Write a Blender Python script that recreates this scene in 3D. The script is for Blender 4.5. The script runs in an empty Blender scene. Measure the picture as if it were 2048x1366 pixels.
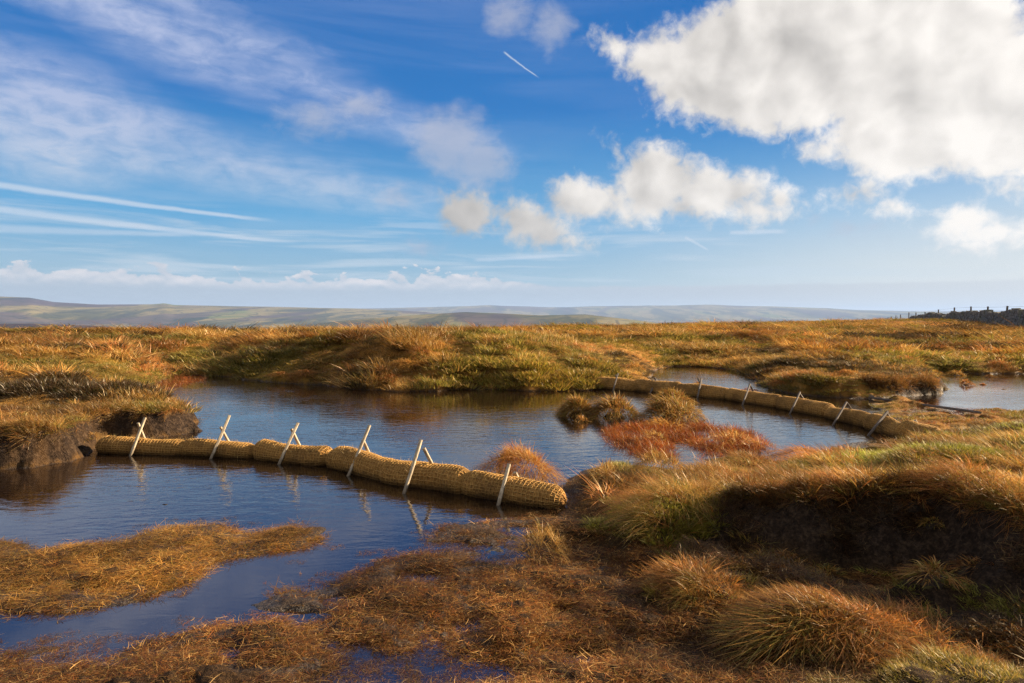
import bpy, bmesh, math, random
import numpy as np
from mathutils import Vector, Matrix

R = math.radians
S = bpy.context.scene
COL = S.collection
rnd = random.Random(7)
rng = np.random.default_rng(11)

# ------------------------------------------------------------------ camera
FPX, HZ, CAM_H = 1359.0, 635.0, 1.5            # focal length in photo pixels, horizon row, eye height above the pond
PITCH = math.atan((683 - HZ) / FPX)
cd = bpy.data.cameras.new('camera')
cam = bpy.data.objects.new('camera', cd); COL.objects.link(cam)
cd.sensor_width = 36.0; cd.lens = FPX / 2048 * 36.0
cd.clip_start = 0.05; cd.clip_end = 120000
cam.location = (0, 0, CAM_H); cam.rotation_euler = (math.pi / 2 - PITCH, 0, 0)
S.camera = cam
S.render.resolution_x, S.render.resolution_y = 1024, 683

# ------------------------------------------------------------------ view transform, sampling
S.render.engine = 'CYCLES'
S.view_settings.view_transform = 'Standard'; S.view_settings.look = 'None'
S.view_settings.exposure = 1.85; S.view_settings.gamma = 1.0
S.cycles.max_bounces = 6; S.cycles.diffuse_bounces = 2; S.cycles.glossy_bounces = 3
S.cycles.transmission_bounces = 3; S.cycles.volume_bounces = 0; S.cycles.transparent_max_bounces = 4
S.cycles.use_denoising = True; S.cycles.denoising_prefilter = 'NONE'
S.cycles.caustics_reflective = False; S.cycles.caustics_refractive = False

SUN_AZ, SUN_EL = R(75), R(21)                  # azimuth clockwise from the view direction (+Y)

# ------------------------------------------------------------------ node helpers
class Nodes:
    def __init__(s, tree): s.t = tree; s.n = tree.nodes; s.l = tree.links
    def new(s, kind, **kw):
        n = s.n.new(kind)
        for k, v in kw.items(): setattr(n, k, v)
        return n
    def put(s, sock, v):
        if isinstance(v, bpy.types.NodeSocket): s.l.new(v, sock)
        elif isinstance(v, (tuple, list)) and len(sock.default_value) == 4 and len(v) == 3: sock.default_value = (*v, 1)
        else: sock.default_value = v
    def m(s, op, a, b=None, c=None, clamp=False):
        n = s.new('ShaderNodeMath', operation=op, use_clamp=clamp)
        for i, v in enumerate((a, b, c)):
            if v is not None: s.put(n.inputs[i], v)
        return n.outputs[0]
    def step(s, v, a, b, lo=0.0, hi=1.0):
        n = s.new('ShaderNodeMapRange', interpolation_type='SMOOTHSTEP')
        for i, x in enumerate((v, a, b, lo, hi)): s.put(n.inputs[i], x)
        return n.outputs[0]
    def lin(s, v, a, b, lo=0.0, hi=1.0):
        n = s.new('ShaderNodeMapRange')
        for i, x in enumerate((v, a, b, lo, hi)): s.put(n.inputs[i], x)
        return n.outputs[0]
    def mix(s, f, a, b, blend='MIX'):
        n = s.new('ShaderNodeMix', data_type='RGBA', blend_type=blend)
        s.put(n.inputs[0], f); s.put(n.inputs[6], a); s.put(n.inputs[7], b)
        return n.outputs[2]
    def xyz(s, x, y, z=0.0):
        n = s.new('ShaderNodeCombineXYZ')
        for i, v in enumerate((x, y, z)): s.put(n.inputs[i], v)
        return n.outputs[0]
    def noise(s, vec, scale, detail=4.0, rough=0.5, dist=0.0, lac=2.0):
        n = s.new('ShaderNodeTexNoise'); s.l.new(vec, n.inputs['Vector'])
        n.inputs['Scale'].default_value = scale; n.inputs['Detail'].default_value = detail
        n.inputs['Roughness'].default_value = rough; n.inputs['Distortion'].default_value = dist
        n.inputs['Lacunarity'].default_value = lac
        return n.outputs[0]
    def attr(s, name, kind='GEOMETRY'):
        return s.new('ShaderNodeAttribute', attribute_name=name, attribute_type=kind)
    def ramp(s, f, stops):
        n = s.new('ShaderNodeValToRGB'); cr = n.color_ramp
        while len(cr.elements) < len(stops): cr.elements.new(0.5)
        for e, (p, c) in zip(cr.elements, stops): e.position = p; e.color = (*c, 1)
        s.l.new(f, n.inputs[0]); return n.outputs[0]

def material(name):
    m = bpy.data.materials.new(name); m.use_nodes = True
    N = Nodes(m.node_tree); N.n.clear()
    out = N.new('ShaderNodeOutputMaterial')
    return m, N, out

# ------------------------------------------------------------------ picture <-> world helpers (used to read sizes and places off the photograph)
def ray(px, py):
    a, b = (px - 1024) / FPX, (683 - py) / FPX
    c, s = math.cos(PITCH), math.sin(PITCH)
    return a, c + b * s, -s + b * c
def P(px, py, z=0.0):                          # the point at height z seen at this pixel
    dx, dy, dz = ray(px, py); t = (z - CAM_H) / dz
    return Vector((dx * t, dy * t, z))
def PD(px, py, D):                             # the point at depth D (metres along +Y) seen at this pixel
    dx, dy, dz = ray(px, py); t = D / dy
    return Vector((dx * t, D, CAM_H + dz * t))
def AE(px, py):                                # azimuth, elevation in degrees
    dx, dy, dz = ray(px, py)
    return math.degrees(math.atan2(dx, dy)), math.degrees(math.atan2(dz, math.hypot(dx, dy)))

# ------------------------------------------------------------------ world: Nishita sky with cloud layers set by direction
def build_world():
    w = bpy.data.worlds.new('World'); S.world = w; w.use_nodes = True
    N = Nodes(w.node_tree); N.n.clear()
    out = N.new('ShaderNodeOutputWorld'); bg = N.new('ShaderNodeBackground')
    N.l.new(bg.outputs[0], out.inputs[0])
    STR = 0.05; bg.inputs[1].default_value = STR
    k = 1 / STR / 2 ** S.view_settings.exposure
    sky = N.new('ShaderNodeTexSky', sky_type='NISHITA')
    sky.sun_disc = False; sky.sun_elevation = SUN_EL; sky.sun_rotation = SUN_AZ
    sky.altitude = 600; sky.air_density = 1.0; sky.dust_density = 0.3; sky.ozone_density = 3.0
    tc = N.new('ShaderNodeTexCoord'); sep = N.new('ShaderNodeSeparateXYZ'); N.l.new(tc.outputs['Generated'], sep.inputs[0])
    x, y, z = sep.outputs
    az = N.m('MULTIPLY', N.m('ARCTAN2', x, y), 57.2958)
    el = N.m('MULTIPLY', N.m('ARCSINE', z), 57.2958)
    # clear sky, graded
    hs = N.new('ShaderNodeHueSaturation'); N.l.new(sky.outputs[0], hs.inputs['Color'])
    hs.inputs['Saturation'].default_value = SKY_SAT; hs.inputs['Value'].default_value = SKY_VAL
    grad = N.ramp(N.lin(el, 0, 40), [(0.0, (.42, .50, .58)), (.08, (.29, .50, .66)), (.2, (.10, .40, .72)), (.42, (.004, .18, .56)), (.75, (.0, .115, .45)), (1.0, (.0, .09, .38))])
    g2 = N.mix(1.0, grad, (k, k, k), 'MULTIPLY')
    col = N.mix(0.88, hs.outputs[0], g2)
    # brighter, warmer low sky towards the sun
    warm = N.m('MULTIPLY', N.step(az, -5, 42), N.step(el, 15, 0.5))
    col = N.mix(N.m('MULTIPLY', warm, .85), col, (.88 * k, .86 * k, .80 * k))
    P2 = N.xyz(az, el)
    Pst = N.xyz(N.m('MULTIPLY', N.m('ADD', az, N.m('MULTIPLY', el, .55)), .10), N.m('ADD', el, N.m('MULTIPLY', az, .05)))     # stretched for streaks
    n_st = N.noise(Pst, .32, 7, .55, .6)
    n_fine = N.noise(N.xyz(N.m('MULTIPLY', az, .45), el), .9, 6, .6, .4)
    def blob(px, py, rx, ry, rot=0.0):
        a, e = AE(px, py); c = math.cos(R(a))
        rxd, ryd = rx / FPX * 57.3 * c * c, ry / FPX * 57.3 * c
        dx, dy = N.m('SUBTRACT', az, a), N.m('SUBTRACT', el, e)
        if rot:
            cr, sr = math.cos(R(rot)), math.sin(R(rot))
            u = N.m('ADD', N.m('MULTIPLY', dx, cr), N.m('MULTIPLY', dy, sr)); v = N.m('SUBTRACT', N.m('MULTIPLY', dy, cr), N.m('MULTIPLY', dx, sr))
        else: u, v = dx, dy
        u = N.m('MULTIPLY', u, 1 / rxd); v = N.m('MULTIPLY', v, 1 / ryd)
        r = N.m('SQRT', N.m('ADD', N.m('MULTIPLY', u, u), N.m('MULTIPLY', v, v)))
        return N.m('MULTIPLY', N.m('SUBTRACT', 1.0, r), min(rxd, ryd))
    def union(bs, k=.8):
        o = bs[0]
        for b in bs[1:]: o = N.m('SMOOTH_MAX', o, b, k)
        return o
    # cirrus: two broad bands and soft patches
    cir = union([blob(330, 70, 360, 50, -16), blob(600, 150, 330, 46, -18), blob(90, 220, 330, 95, -8), blob(120, 310, 150, 55), blob(480, 325, 260, 34, -10), blob(600, 370, 260, 34, -6)], .6)
    c1 = N.step(N.m('ADD', cir, N.m('MULTIPLY', N.m('SUBTRACT', n_st, .5), 4.5)), -1.6, 2.4)
    c1 = N.m('MULTIPLY', c1, N.lin(n_fine, .34, .62, .55, 1.15))
    gen = N.m('MULTIPLY', N.step(n_st, .42, .72), N.m('MULTIPLY', N.step(az, 22, -6), .20))
    low = N.m('MULTIPLY', N.step(N.noise(N.xyz(N.m('MULTIPLY', az, .07), el), .9, 6, .55, .5), .46, .66), N.m('MULTIPLY', N.step(el, 11, 5), N.step(el, 1, 3.5)))
    low = N.m('MULTIPLY', low, N.step(az, 34, 5, .2, .75))
    cm = N.m('MAXIMUM', N.m('MAXIMUM', c1, gen), low)
    col = N.mix(cm, col, N.mix(N.step(el, 18, 4), (.42 * k, .50 * k, .74 * k), (.56 * k, .68 * k, .78 * k)))
    # contrails: thin straight trails
    def trail(p0, p1, w0, w1, op):
        (a0, e0), (a1, e1) = AE(*p0), AE(*p1); L = math.hypot(a1 - a0, e1 - e0); ux, uy = (a1 - a0) / L, (e1 - e0) / L
        dx, dy = N.m('SUBTRACT', az, a0), N.m('SUBTRACT', el, e0)
        t = N.m('ADD', N.m('MULTIPLY', dx, ux / L), N.m('MULTIPLY', dy, uy / L))
        d = N.m('ABSOLUTE', N.m('ADD', N.m('SUBTRACT', N.m('MULTIPLY', dy, ux), N.m('MULTIPLY', dx, uy)), N.m('MULTIPLY', N.m('SUBTRACT', n_fine, .5), .22)))
        wd = N.lin(t, 0, 1, w0 / 24, w1 / 24)
        mk = N.step(N.m('DIVIDE', d, wd), 1.2, .2)
        return N.m('MULTIPLY', mk, N.m('MULTIPLY', N.step(t, -.03, .04), N.step(t, 1.0, .8, 0, op)))
    tr = [trail((-80, 358), (570, 444), 7, 3.5, .62), trail((-80, 408), (610, 487), 8, 3.5, .55), trail((1008, 104), (1080, 158), 2.2, 1.4, .55),
          trail((-60, 455), (430, 470), 9, 4, .4), trail((1370, 474), (1420, 502), 4, 2, .45), trail((1460, 465), (1580, 463), 5, 5, .5), trail((1598, 215), (1575, 285), 2.2, 1.5, .4), trail((950, 520), (1180, 508), 5, 3, .4)]
    for t in tr: col = N.mix(t, col, (.68 * k, .76 * k, .86 * k))
    # soft lavender puffs
    n_c = N.noise(P2, .30, 8, .56, .25)
    na = N.m('SUBTRACT', n_c, .5)
    haz = union([blob(620, 240, 70, 40), blob(900, 280, 95, 75), blob(960, 330, 80, 60), blob(800, 390, 70, 32), blob(720, 210, 60, 40), blob(1110, 55, 60, 50, -40), blob(1020, 30, 50, 40), blob(2030, 90, 120, 110), blob(1690, 458, 60, 18), blob(860, 492, 60, 12)], .3)
    hz = N.m('MULTIPLY', N.step(N.m('ADD', haz, N.m('ADD', N.m('MULTIPLY', na, 4.6), N.m('MULTIPLY', N.m('SUBTRACT', n_fine, .5), 2.4))), -.4, 2.0), .6)
    col = N.mix(hz, col, (.50 * k, .52 * k, .62 * k))
    # cumulus
    def flat_base(f, py, px=1400): return N.m('SMOOTH_MIN', f, N.m('MULTIPLY', N.m('SUBTRACT', el, AE(px, py)[1]), .8), .5)
    big = union([blob(1470, 130, 200, 120), blob(1650, 90, 280, 165), blob(1860, 170, 230, 190), blob(1990, 270, 190, 95), blob(1790, 265, 190, 85), blob(1340, 120, 110, 66), blob(1245, 98, 85, 24, -22), blob(1500, 215, 150, 60, -20), blob(1650, 300, 80, 36), blob(2140, 220, 190, 170), blob(1930, 312, 120, 40)], .5)
    mid = flat_base(union([blob(1310, 362, 112, 74), blob(1430, 385, 140, 62), blob(1185, 398, 112, 50), blob(1330, 412, 220, 42), blob(1500, 420, 80, 32), blob(1562, 398, 32, 34), blob(1240, 312, 45, 20, -40)], .5), 455)
    sm = union([blob(1710, 390, 66, 32), blob(1790, 414, 66, 24, -20), blob(1930, 440, 80, 48), blob(2040, 375, 85, 40)], .4)
    sm = N.m('SMOOTH_MAX', sm, flat_base(blob(1975, 470, 95, 40), 500, 1970), .3)
    sm = N.m('SMOOTH_MAX', sm, union([blob(935, 428, 68, 50), blob(1065, 452, 90, 52, -22), blob(1130, 482, 55, 24)], .4), .3)
    cu = N.m('MAXIMUM', N.m('MAXIMUM', big, mid), sm)
    f1 = N.m('ADD', cu, N.m('MULTIPLY', na, 3.6))
    n_e = N.noise(P2, 1.1, 7, .62, .35)
    f1 = N.m('ADD', f1, N.m('MULTIPLY', N.m('SUBTRACT', n_e, .5), 2.1))
    dens = N.step(f1, -.3, 1.35)
    P3 = N.xyz(N.m('ADD', az, 1.1), N.m('ADD', el, .9))
    n_o = N.noise(P3, .30, 2.5, .45, .25)
    rel = N.m('SUBTRACT', N.noise(P2, .30, 3.0, .48, .25), n_o)                        # billow facing the sun
    thick = N.step(f1, .6, 5.0)
    br = N.m('ADD', N.m('ADD', .86, N.m('MULTIPLY', rel, .75)), N.m('MULTIPLY', thick, -.13))
    br = N.m('ADD', br, N.m('MULTIPLY', N.step(az, 14, 36), .22))
    br = N.m('MULTIPLY', br, N.step(az, -6, 10, .66, 1.0))
    br = N.m('MULTIPLY', N.m('MINIMUM', N.m('MAXIMUM', br, .45), 1.12), k)
    cc = N.new('ShaderNodeVectorMath', operation='SCALE'); cc.inputs[0].default_value = (.94, .89, .83); N.l.new(br, cc.inputs[3])
    col = N.mix(N.m('MULTIPLY', dens, .985), col, cc.outputs[0])
    # low bank of cloud along the horizon, flat below and lumpy on top
    n_b = N.noise(N.xyz(N.m('MULTIPLY', az, .6), N.m('MULTIPLY', el, 1.1), 3.0), .75, 7, .55, .2)
    e_top = N.m('ADD', N.step(az, -3, 6, 3.05, 2.6), N.m('MULTIPLY', N.m('SUBTRACT', n_b, .42), N.step(az, -4, 3, 4.8, .5)))
    bank = N.m('MULTIPLY', N.step(N.m('SUBTRACT', e_top, el), -.05, .22), N.step(az, 40, 12, .5, .97))
    n_b2 = N.noise(N.xyz(N.m('MULTIPLY', az, .6), N.m('MULTIPLY', N.m('ADD', el, .35), 1.1), 3.0), .75, 5, .5, .2)
    bl = N.m('ADD', .5, N.m('MULTIPLY', N.m('SUBTRACT', n_b, n_b2), 2.6), clamp=True)
    bl = N.m('MULTIPLY', bl, N.m('MULTIPLY', N.step(el, 2.0, 2.9), N.step(az, 6, -5, .3, 1.0)))
    bcol = N.mix(bl, (.46 * k, .55 * k, .64 * k), (.84 * k, .81 * k, .82 * k))
    bcol = N.mix(warm, bcol, (.60 * k, .60 * k, .60 * k))
    col = N.mix(bank, col, bcol)
    behind = N.m('MAXIMUM', N.step(el, 34, 52), N.step(N.m('ABSOLUTE', az), 52, 75))  # unseen sky overhead and behind: bright cover added as fill light
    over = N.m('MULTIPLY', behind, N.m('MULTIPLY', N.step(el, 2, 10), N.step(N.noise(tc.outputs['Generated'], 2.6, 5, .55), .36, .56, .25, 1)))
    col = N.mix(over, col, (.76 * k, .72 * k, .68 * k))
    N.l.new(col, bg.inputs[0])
    w.cycles.sampling_method = 'MANUAL'; w.cycles.sample_map_resolution = 512
SKY_SAT, SKY_VAL = 1.3, 0.60
build_world()

# ------------------------------------------------------------------ sun
sd_ = bpy.data.lights.new('sun', 'SUN'); sun = bpy.data.objects.new('sun', sd_); COL.objects.link(sun)
sd_.energy = 5.0; sd_.angle = R(0.5); sd_.color = (1.0, .80, .56)
sdir = Vector((math.sin(SUN_AZ) * math.cos(SUN_EL), math.cos(SUN_AZ) * math.cos(SUN_EL), math.sin(SUN_EL)))
sun.rotation_euler = sdir.to_track_quat('Z', 'Y').to_euler()

# ------------------------------------------------------------------ numpy noise
_perm = np.random.default_rng(5).integers(0, 1 << 30, 4096)
def _h(ix, iy): return (_perm[(ix * 1619 + iy * 31337 + _perm[iy & 4095]) & 4095] & 65535) / 65535.0
def vnoise(x, y):
    ix, iy = np.floor(x).astype(np.int64), np.floor(y).astype(np.int64)
    fx, fy = x - ix, y - iy
    fx = fx * fx * fx * (fx * (fx * 6 - 15) + 10); fy = fy * fy * fy * (fy * (fy * 6 - 15) + 10)
    a, b, c, d = _h(ix, iy), _h(ix + 1, iy), _h(ix, iy + 1), _h(ix + 1, iy + 1)
    return (a + (b - a) * fx) * (1 - fy) + (c + (d - c) * fx) * fy
def fbm(x, y, s, o=4, g=.5):
    r, a, t = 0, 1.0, 0
    x, y = x * s, y * s
    for i in range(o):
        r = r + a * vnoise(x + 17.3 * i, y - 9.1 * i); t += a; a *= g
        x, y = x * 1.93 + y * .35, y * 1.93 - x * .35
    return r / t - .5                           # about -0.5 .. 0.5
def sstep(a, b, v):
    t = np.clip((v - a) / (b - a), 0, 1); return t * t * (3 - 2 * t)

# ------------------------------------------------------------------ shore lines read off the photograph, as ground points
def poly(pts, z=0.0): return np.array([P(a, b, z)[:2] for a, b in pts])
WATER = poly([(-900, 1120), (-200, 1095), (0, 1085), (110, 1097), (230, 1086), (330, 1056), (430, 1048), (490, 1060), (560, 1062), (645, 1058), (625, 1092), (540, 1112), (440, 1128), (420, 1150), (345, 1178), (235, 1202), (100, 1218), (-200, 1240),
    (-800, 1290), (-400, 1330), (0, 1305), (90, 1288), (180, 1296), (300, 1286), (430, 1256), (520, 1202), (680, 1164), (780, 1130), (850, 1100), (885, 1055), (1000, 1044), (1100, 1034), (1135, 1005), (1125, 965), (1170, 938), (1240, 928), (1320, 935), (1400, 945), (1440, 912), (1560, 924), (1640, 905), (1705, 888), (1780, 884),
    (1850, 884), (1870, 876), (1830, 868), (1800, 852), (1765, 838), (1745, 826), (1750, 806), (1790, 800), (1900, 820), (1990, 822), (2048, 822), (2400, 822), (2500, 752), (2060, 747), (1960, 748), (1890, 744), (1840, 738), (1830, 746), (1880, 768), (1893, 780), (1860, 791), (1780, 795), (1680, 797), (1590, 791), (1540, 778), (1502, 750), (1470, 739), (1400, 733), (1322, 734), (1298, 752), (1285, 764),
    (1225, 772), (1175, 780), (1060, 782), (960, 778), (880, 782), (780, 783), (720, 778), (650, 771), (560, 767), (480, 757), (430, 751), (345, 748), (325, 760), (290, 776), (225, 796), (290, 803), (345, 822), (384, 845), (386, 862), (340, 872), (270, 876), (205, 882), (185, 895), (188, 915), (120, 932), (0, 940), (-400, 958), (-900, 985)])
HAG = poly([(1155, 955), (1150, 1000), (1165, 1050), (1230, 1085), (1330, 1100), (1440, 1088), (1500, 1100), (1580, 1120), (1700, 1130), (1800, 1150), (1880, 1190), (1960, 1230), (2048, 1255), (2400, 1330), (3200, 1420), (3600, 1000), (2400, 850), (2048, 858), (1850, 878), (1700, 900), (1560, 930), (1440, 945), (1300, 945), (1220, 945)], .1)

def sdist(poly, x, y):                          # signed distance, positive inside
    sh = x.shape; x = x.ravel(); y = y.ravel()
    d2 = np.full(x.shape, 1e18); ins = np.zeros(x.shape, bool)
    n = len(poly)
    for i in range(n):
        ax, ay = poly[i]; bx, by = poly[(i + 1) % n]
        ex, ey = bx - ax, by - ay; wx, wy = x - ax, y - ay
        t = np.clip((wx * ex + wy * ey) / (ex * ex + ey * ey + 1e-12), 0, 1)
        np.minimum(d2, (wx - ex * t) ** 2 + (wy - ey * t) ** 2, out=d2)
        c = (ay > y) != (by > y)
        ins ^= c & (x < ex * (y - ay) / (ey if abs(ey) > 1e-12 else 1e-12) + ax)
    return (np.sqrt(d2) * np.where(ins, 1, -1)).reshape(sh)

# height controls: (px, depth, height, width of the rise from the shore)
CTRL = [(50, 7.5, .37, .35), (150, 8.3, .37, .3), (300, 8.8, .34, .3), (370, 9.3, .25, .35), (100, 10, .42, .5), (-300, 7, .4, .4), (-300, 10, .45, .5), (-700, 8, .45, .5),
    (250, 13, .36, 1.0), (100, 14, .58, 1.5), (200, 18, .85, 2), (0, 20, .88, 3), (-400, 18, .85, 3), (0, 28, .95, 3), (300, 26, .98, 3), (150, 22, .9, 2.5), (-400, 28, .95, 3),
    (450, 16, .9, 3), (400, 20, 1.05, 4), (600, 18, 1.13, 2.8), (600, 15, 1.1, 2.8), (600, 21, 1.15, 4.5), (800, 14.5, 1.12, 2.4), (800, 17, 1.15, 2.4), (800, 20, 1.16, 4), (1000, 14, 1.1, 2.2), (1000, 17, 1.13, 2.2), (1000, 20, 1.12, 3.5), (1150, 15, .9, 2.5), (1150, 17.5, .95, 2.5), (1230, 16, .6, 1.5), (1250, 19, .75, 1.5), (1250, 21, .85, 1.5),
    (1350, 20.8, .14, .6), (1450, 20.4, .16, .7), (1400, 24, .55, 1.5), (1500, 30, .92, 2), (1300, 28, .95, 2),
    (1600, 14.5, .31, .5), (1700, 14, .37, .3), (1800, 14.2, .33, .3), (1870, 13.8, .22, .3), (1550, 15, .22, .8), (1500, 17.5, .30, 1), (1650, 17, .44, 1.), (1800, 17, .36, .5), (1650, 21, .75, 1.), (1800, 20, .62, 1.),
    (1900, 18.5, .24, .6), (2048, 18.5, .26, .6), (2300, 18, .4, .6), (1900, 24, .62, 2), (2100, 25, .8, 2), (2400, 25, .85, 2),
    (1900, 10.5, .035, .6), (2000, 11, .04, .6), (1800, 10, .03, .5), (2048, 10, .06, .6), (2300, 10, .12, .6),
    (1700, 7.5, .03, .5), (1900, 7, .06, .6), (2100, 7.5, .12, .6), (1500, 6, .08, .5), (1300, 5.5, .07, .4),
    (0, 4.3, .038, .3), (300, 4.7, .036, .3), (200, 3, .036, .3), (600, 3.3, .038, .3), (1000, 3.2, .038, .4), (1000, 4.5, .04, .4), (1300, 3, .05, .4), (1800, 2.5, .1, .4), (2048, 2.5, .14, .4), (1024, 1.5, .045, .4), (-500, 3, .036, .3), (1300, 4.6, .06, .4), (1700, 3.6, .1, .4),
    (0, 45, .7, 3), (0, 80, -.5, 3), (-600, 45, .7, 3), (600, 40, .62, 3), (600, 80, -1., 3), (1000, 32, .85, 3), (1000, 60, .2, 3), (1200, 40, .95, 3), (1200, 70, .62, 3), (1200, 120, -1.5, 3), (1450, 40, 1.03, 3), (1450, 75, .78, 3), (1600, 60, 1.05, 3), (1600, 100, .6, 3), (1750, 60, 1.28, 3), (1850, 55, 1.42, 3), (1800, 60, 1.40, 3), (1950, 48, 1.18, 3), (2040, 42, .84, 3), (2048, 34, .92, 3), (1900, 35, 1.0, 3), (1750, 40, 1.05, 3), (1600, 40, .98, 3), (2400, 40, .85, 3),
    (2015, 47, .84, 3), (1940, 58, .86, 3), (1877, 74, .92, 3), (1820, 98, 1.0, 3), (1780, 125, 1.15, 3), (1900, 140, 0.3, 3), (2300, 80, .8, 3), (700, 160, -3, 3), (1500, 200, -2.5, 3), (-300, 160, -3, 3), (2200, 200, -1, 3)]
CTRL = [(a, d, h - (.15 if a < 1250 else .11) * (13 <= d <= 80 and h > .5), w) for a, d, h, w in CTRL]
_cx = np.array([[(c[0] - 1024) / FPX * c[1], c[1]] for c in CTRL])
_caz = np.arctan2(_cx[:, 0], _cx[:, 1]); _cld = np.log(np.hypot(_cx[:, 0], _cx[:, 1])); _cH = np.array([c[2] for c in CTRL]); _cW = np.array([c[3] for c in CTRL])
def controls(x, y, az, ld, H, W=None, p=3.2):
    sh = x.shape; a = np.arctan2(x, y).ravel(); l = np.log(np.hypot(x, y) + 1e-6).ravel()
    num = np.zeros(a.shape); den = np.zeros(a.shape); nw = np.zeros(a.shape)
    for i in range(len(H)):
        w = ((a - az[i]) ** 2 * 1.6 + (l - ld[i]) ** 2 + 8e-4) ** (-p / 2)
        num += w * H[i]; den += w
        if W is not None: nw += w * W[i]
    return (num / den).reshape(sh), ((nw / den).reshape(sh) if W is not None else None)
HCTRL = [(1230, 5.0, .06), (1330, 5.6, .06), (1400, 4.6, .16), (1500, 4.2, .32), (1650, 4.1, .37), (1800, 4.0, .42), (1950, 3.8, .42), (2048, 3.7, .42), (1900, 5, .36), (1700, 5.5, .17), (1800, 6.5, .05), (1500, 5.5, .08), (1300, 5.8, .04), (2100, 6, .30), (2400, 3, .15), (2300, 5, .22), (2300, 3.6, .25), (2050, 7.2, .10)]
_hx = np.array([[(c[0] - 1024) / FPX * c[1], c[1]] for c in HCTRL])
_haz = np.arctan2(_hx[:, 0], _hx[:, 1]); _hld = np.log(np.hypot(_hx[:, 0], _hx[:, 1])); _hH = np.array([c[2] for c in HCTRL])
# small pools in the bog mat: (px, py, rx, ry in metres, depth)
POOLS = [(1000, 1120, .12, .06, .1), (560, 1240, .16, .05, .11), (120, 1330, .12, .05, .11), (420, 1310, .1, .05, .1), (1120, 1230, .08, .06, .1), (950, 1250, .1, .04, .09), (700, 1205, .1, .05, .1), (500, 1086, .05, .05, .09), (200, 1135, .06, .08, .09), (375, 1098, .07, .09, .12), (850, 1158, .12, .07, .12), (905, 1095, .16, .05, .1), (850, 1352, .26, .12, .14), (1010, 1350, .1, .04, .1), (1165, 1318, .09, .06, .12), (160, 1180, .1, .05, .1), (680, 1290, .1, .03, .1), (280, 1330, .08, .03, .08), (1060, 1060, .15, .05, .08), (990, 1035, .3, .04, .06), (1290, 1180, .06, .04, .08), (770, 1100, .2, .05, .08)]
MOUNDS = [(1390, 3.45, .22, .2, .09), (1500, 3.62, .3, .22, .05), (1650, 2.98, .30, .22, .09), (1560, 3.2, .2, .2, .03), (1920, 2.45, .35, .2, .07), (1760, 3.9, .12, .12, .06), (1870, 3.3, .18, .12, .1)]
def terrain(x, y, want_all=True):
    D = np.hypot(x, y)
    wob = fbm(x, y, 2.6, 3) * np.clip(D * .045, .05, .45)
    wob = wob + fbm(x, y, 8, 3) * .15 * sstep(7, 4.5, D)
    sd = -sdist(WATER, x, y) + wob
    H, W = controls(x, y, _caz, _cld, _cH, _cW)
    prof = sstep(-.0, 1.0, sd / W) * .55 + .45 * np.clip(sd / (W * .5), 0, 1) ** .6
    z = np.where(sd > 0, H * prof, np.maximum(sd * .6, -.35))
    sh = sdist(HAG, x, y) + fbm(x + 40, y, 3.2, 4) * .22 + fbm(x + 3, y + 8, 1.3, 2) * .42 * (x > .9)
    HH, _ = controls(x, y, _haz, _hld, _hH)
    wh = np.where(HH > .26, .52, .5)
    hp = sstep(0, 1, sh / wh)
    z = z + HH * hp
    for px, d, rx, ry, h in MOUNDS:
        mx = (px - 1024) / FPX * d
        z = z + h * np.exp(-(((x - mx) / rx) ** 2 + ((y - d) / ry) ** 2) ** 1.4)
    for px, py, rx, ry, h in POOLS:
        p = P(px, py); rx, ry, h = rx * 1.3, ry * 1.6, h * 1.2; z = z - h * np.exp(-((x - p.x) / rx) ** 2 - ((y - p.y) / ry) ** 2)
    land = sstep(.0, .5, sd)
    high = sstep(.10, .35, z)
    hum = fbm(x, y, .9, 3) * .30 + fbm(x + 9, y + 5, 2.6, 3) * .13
    far = np.clip((D - 12) / 20, 0, 1)
    z = z + land * high * hum * (.58 + .3 * far + .45 * sstep(12.5, 14.5, D) * sstep(24, 20, D) * sstep(3.5, 1.5, x)) * np.clip(1.6 - D / 60, .25, 1)
    mat = land * (1 - high)
    z = z + mat * (fbm(x, y, 2.2, 4) * .11 + fbm(x, y, 6, 4) * .10 - .010 * sstep(6, 5, D))
    # eroded peat faces: rough vertical ribs
    peat = np.clip(sstep(.0, .25, hp) * sstep(1.0, .75, hp) * (HH > .24) * (y > 2.75), 0, 1)
    cut = (W < .42) & (H > .2)
    peat2 = np.where(cut, sstep(-.05, .03, sd) * sstep(W * .95, W * .6, sd), 0)
    peat = np.maximum(peat, peat2)
    z = z + peat * (fbm(x, y, 6, 3) * .07 + fbm(x, y, 15, 4, .6) * .08)
    fl = np.maximum(D - 100, 0); z = z - fl * .06
    return z, sd, peat, sh, hp, HH

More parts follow.
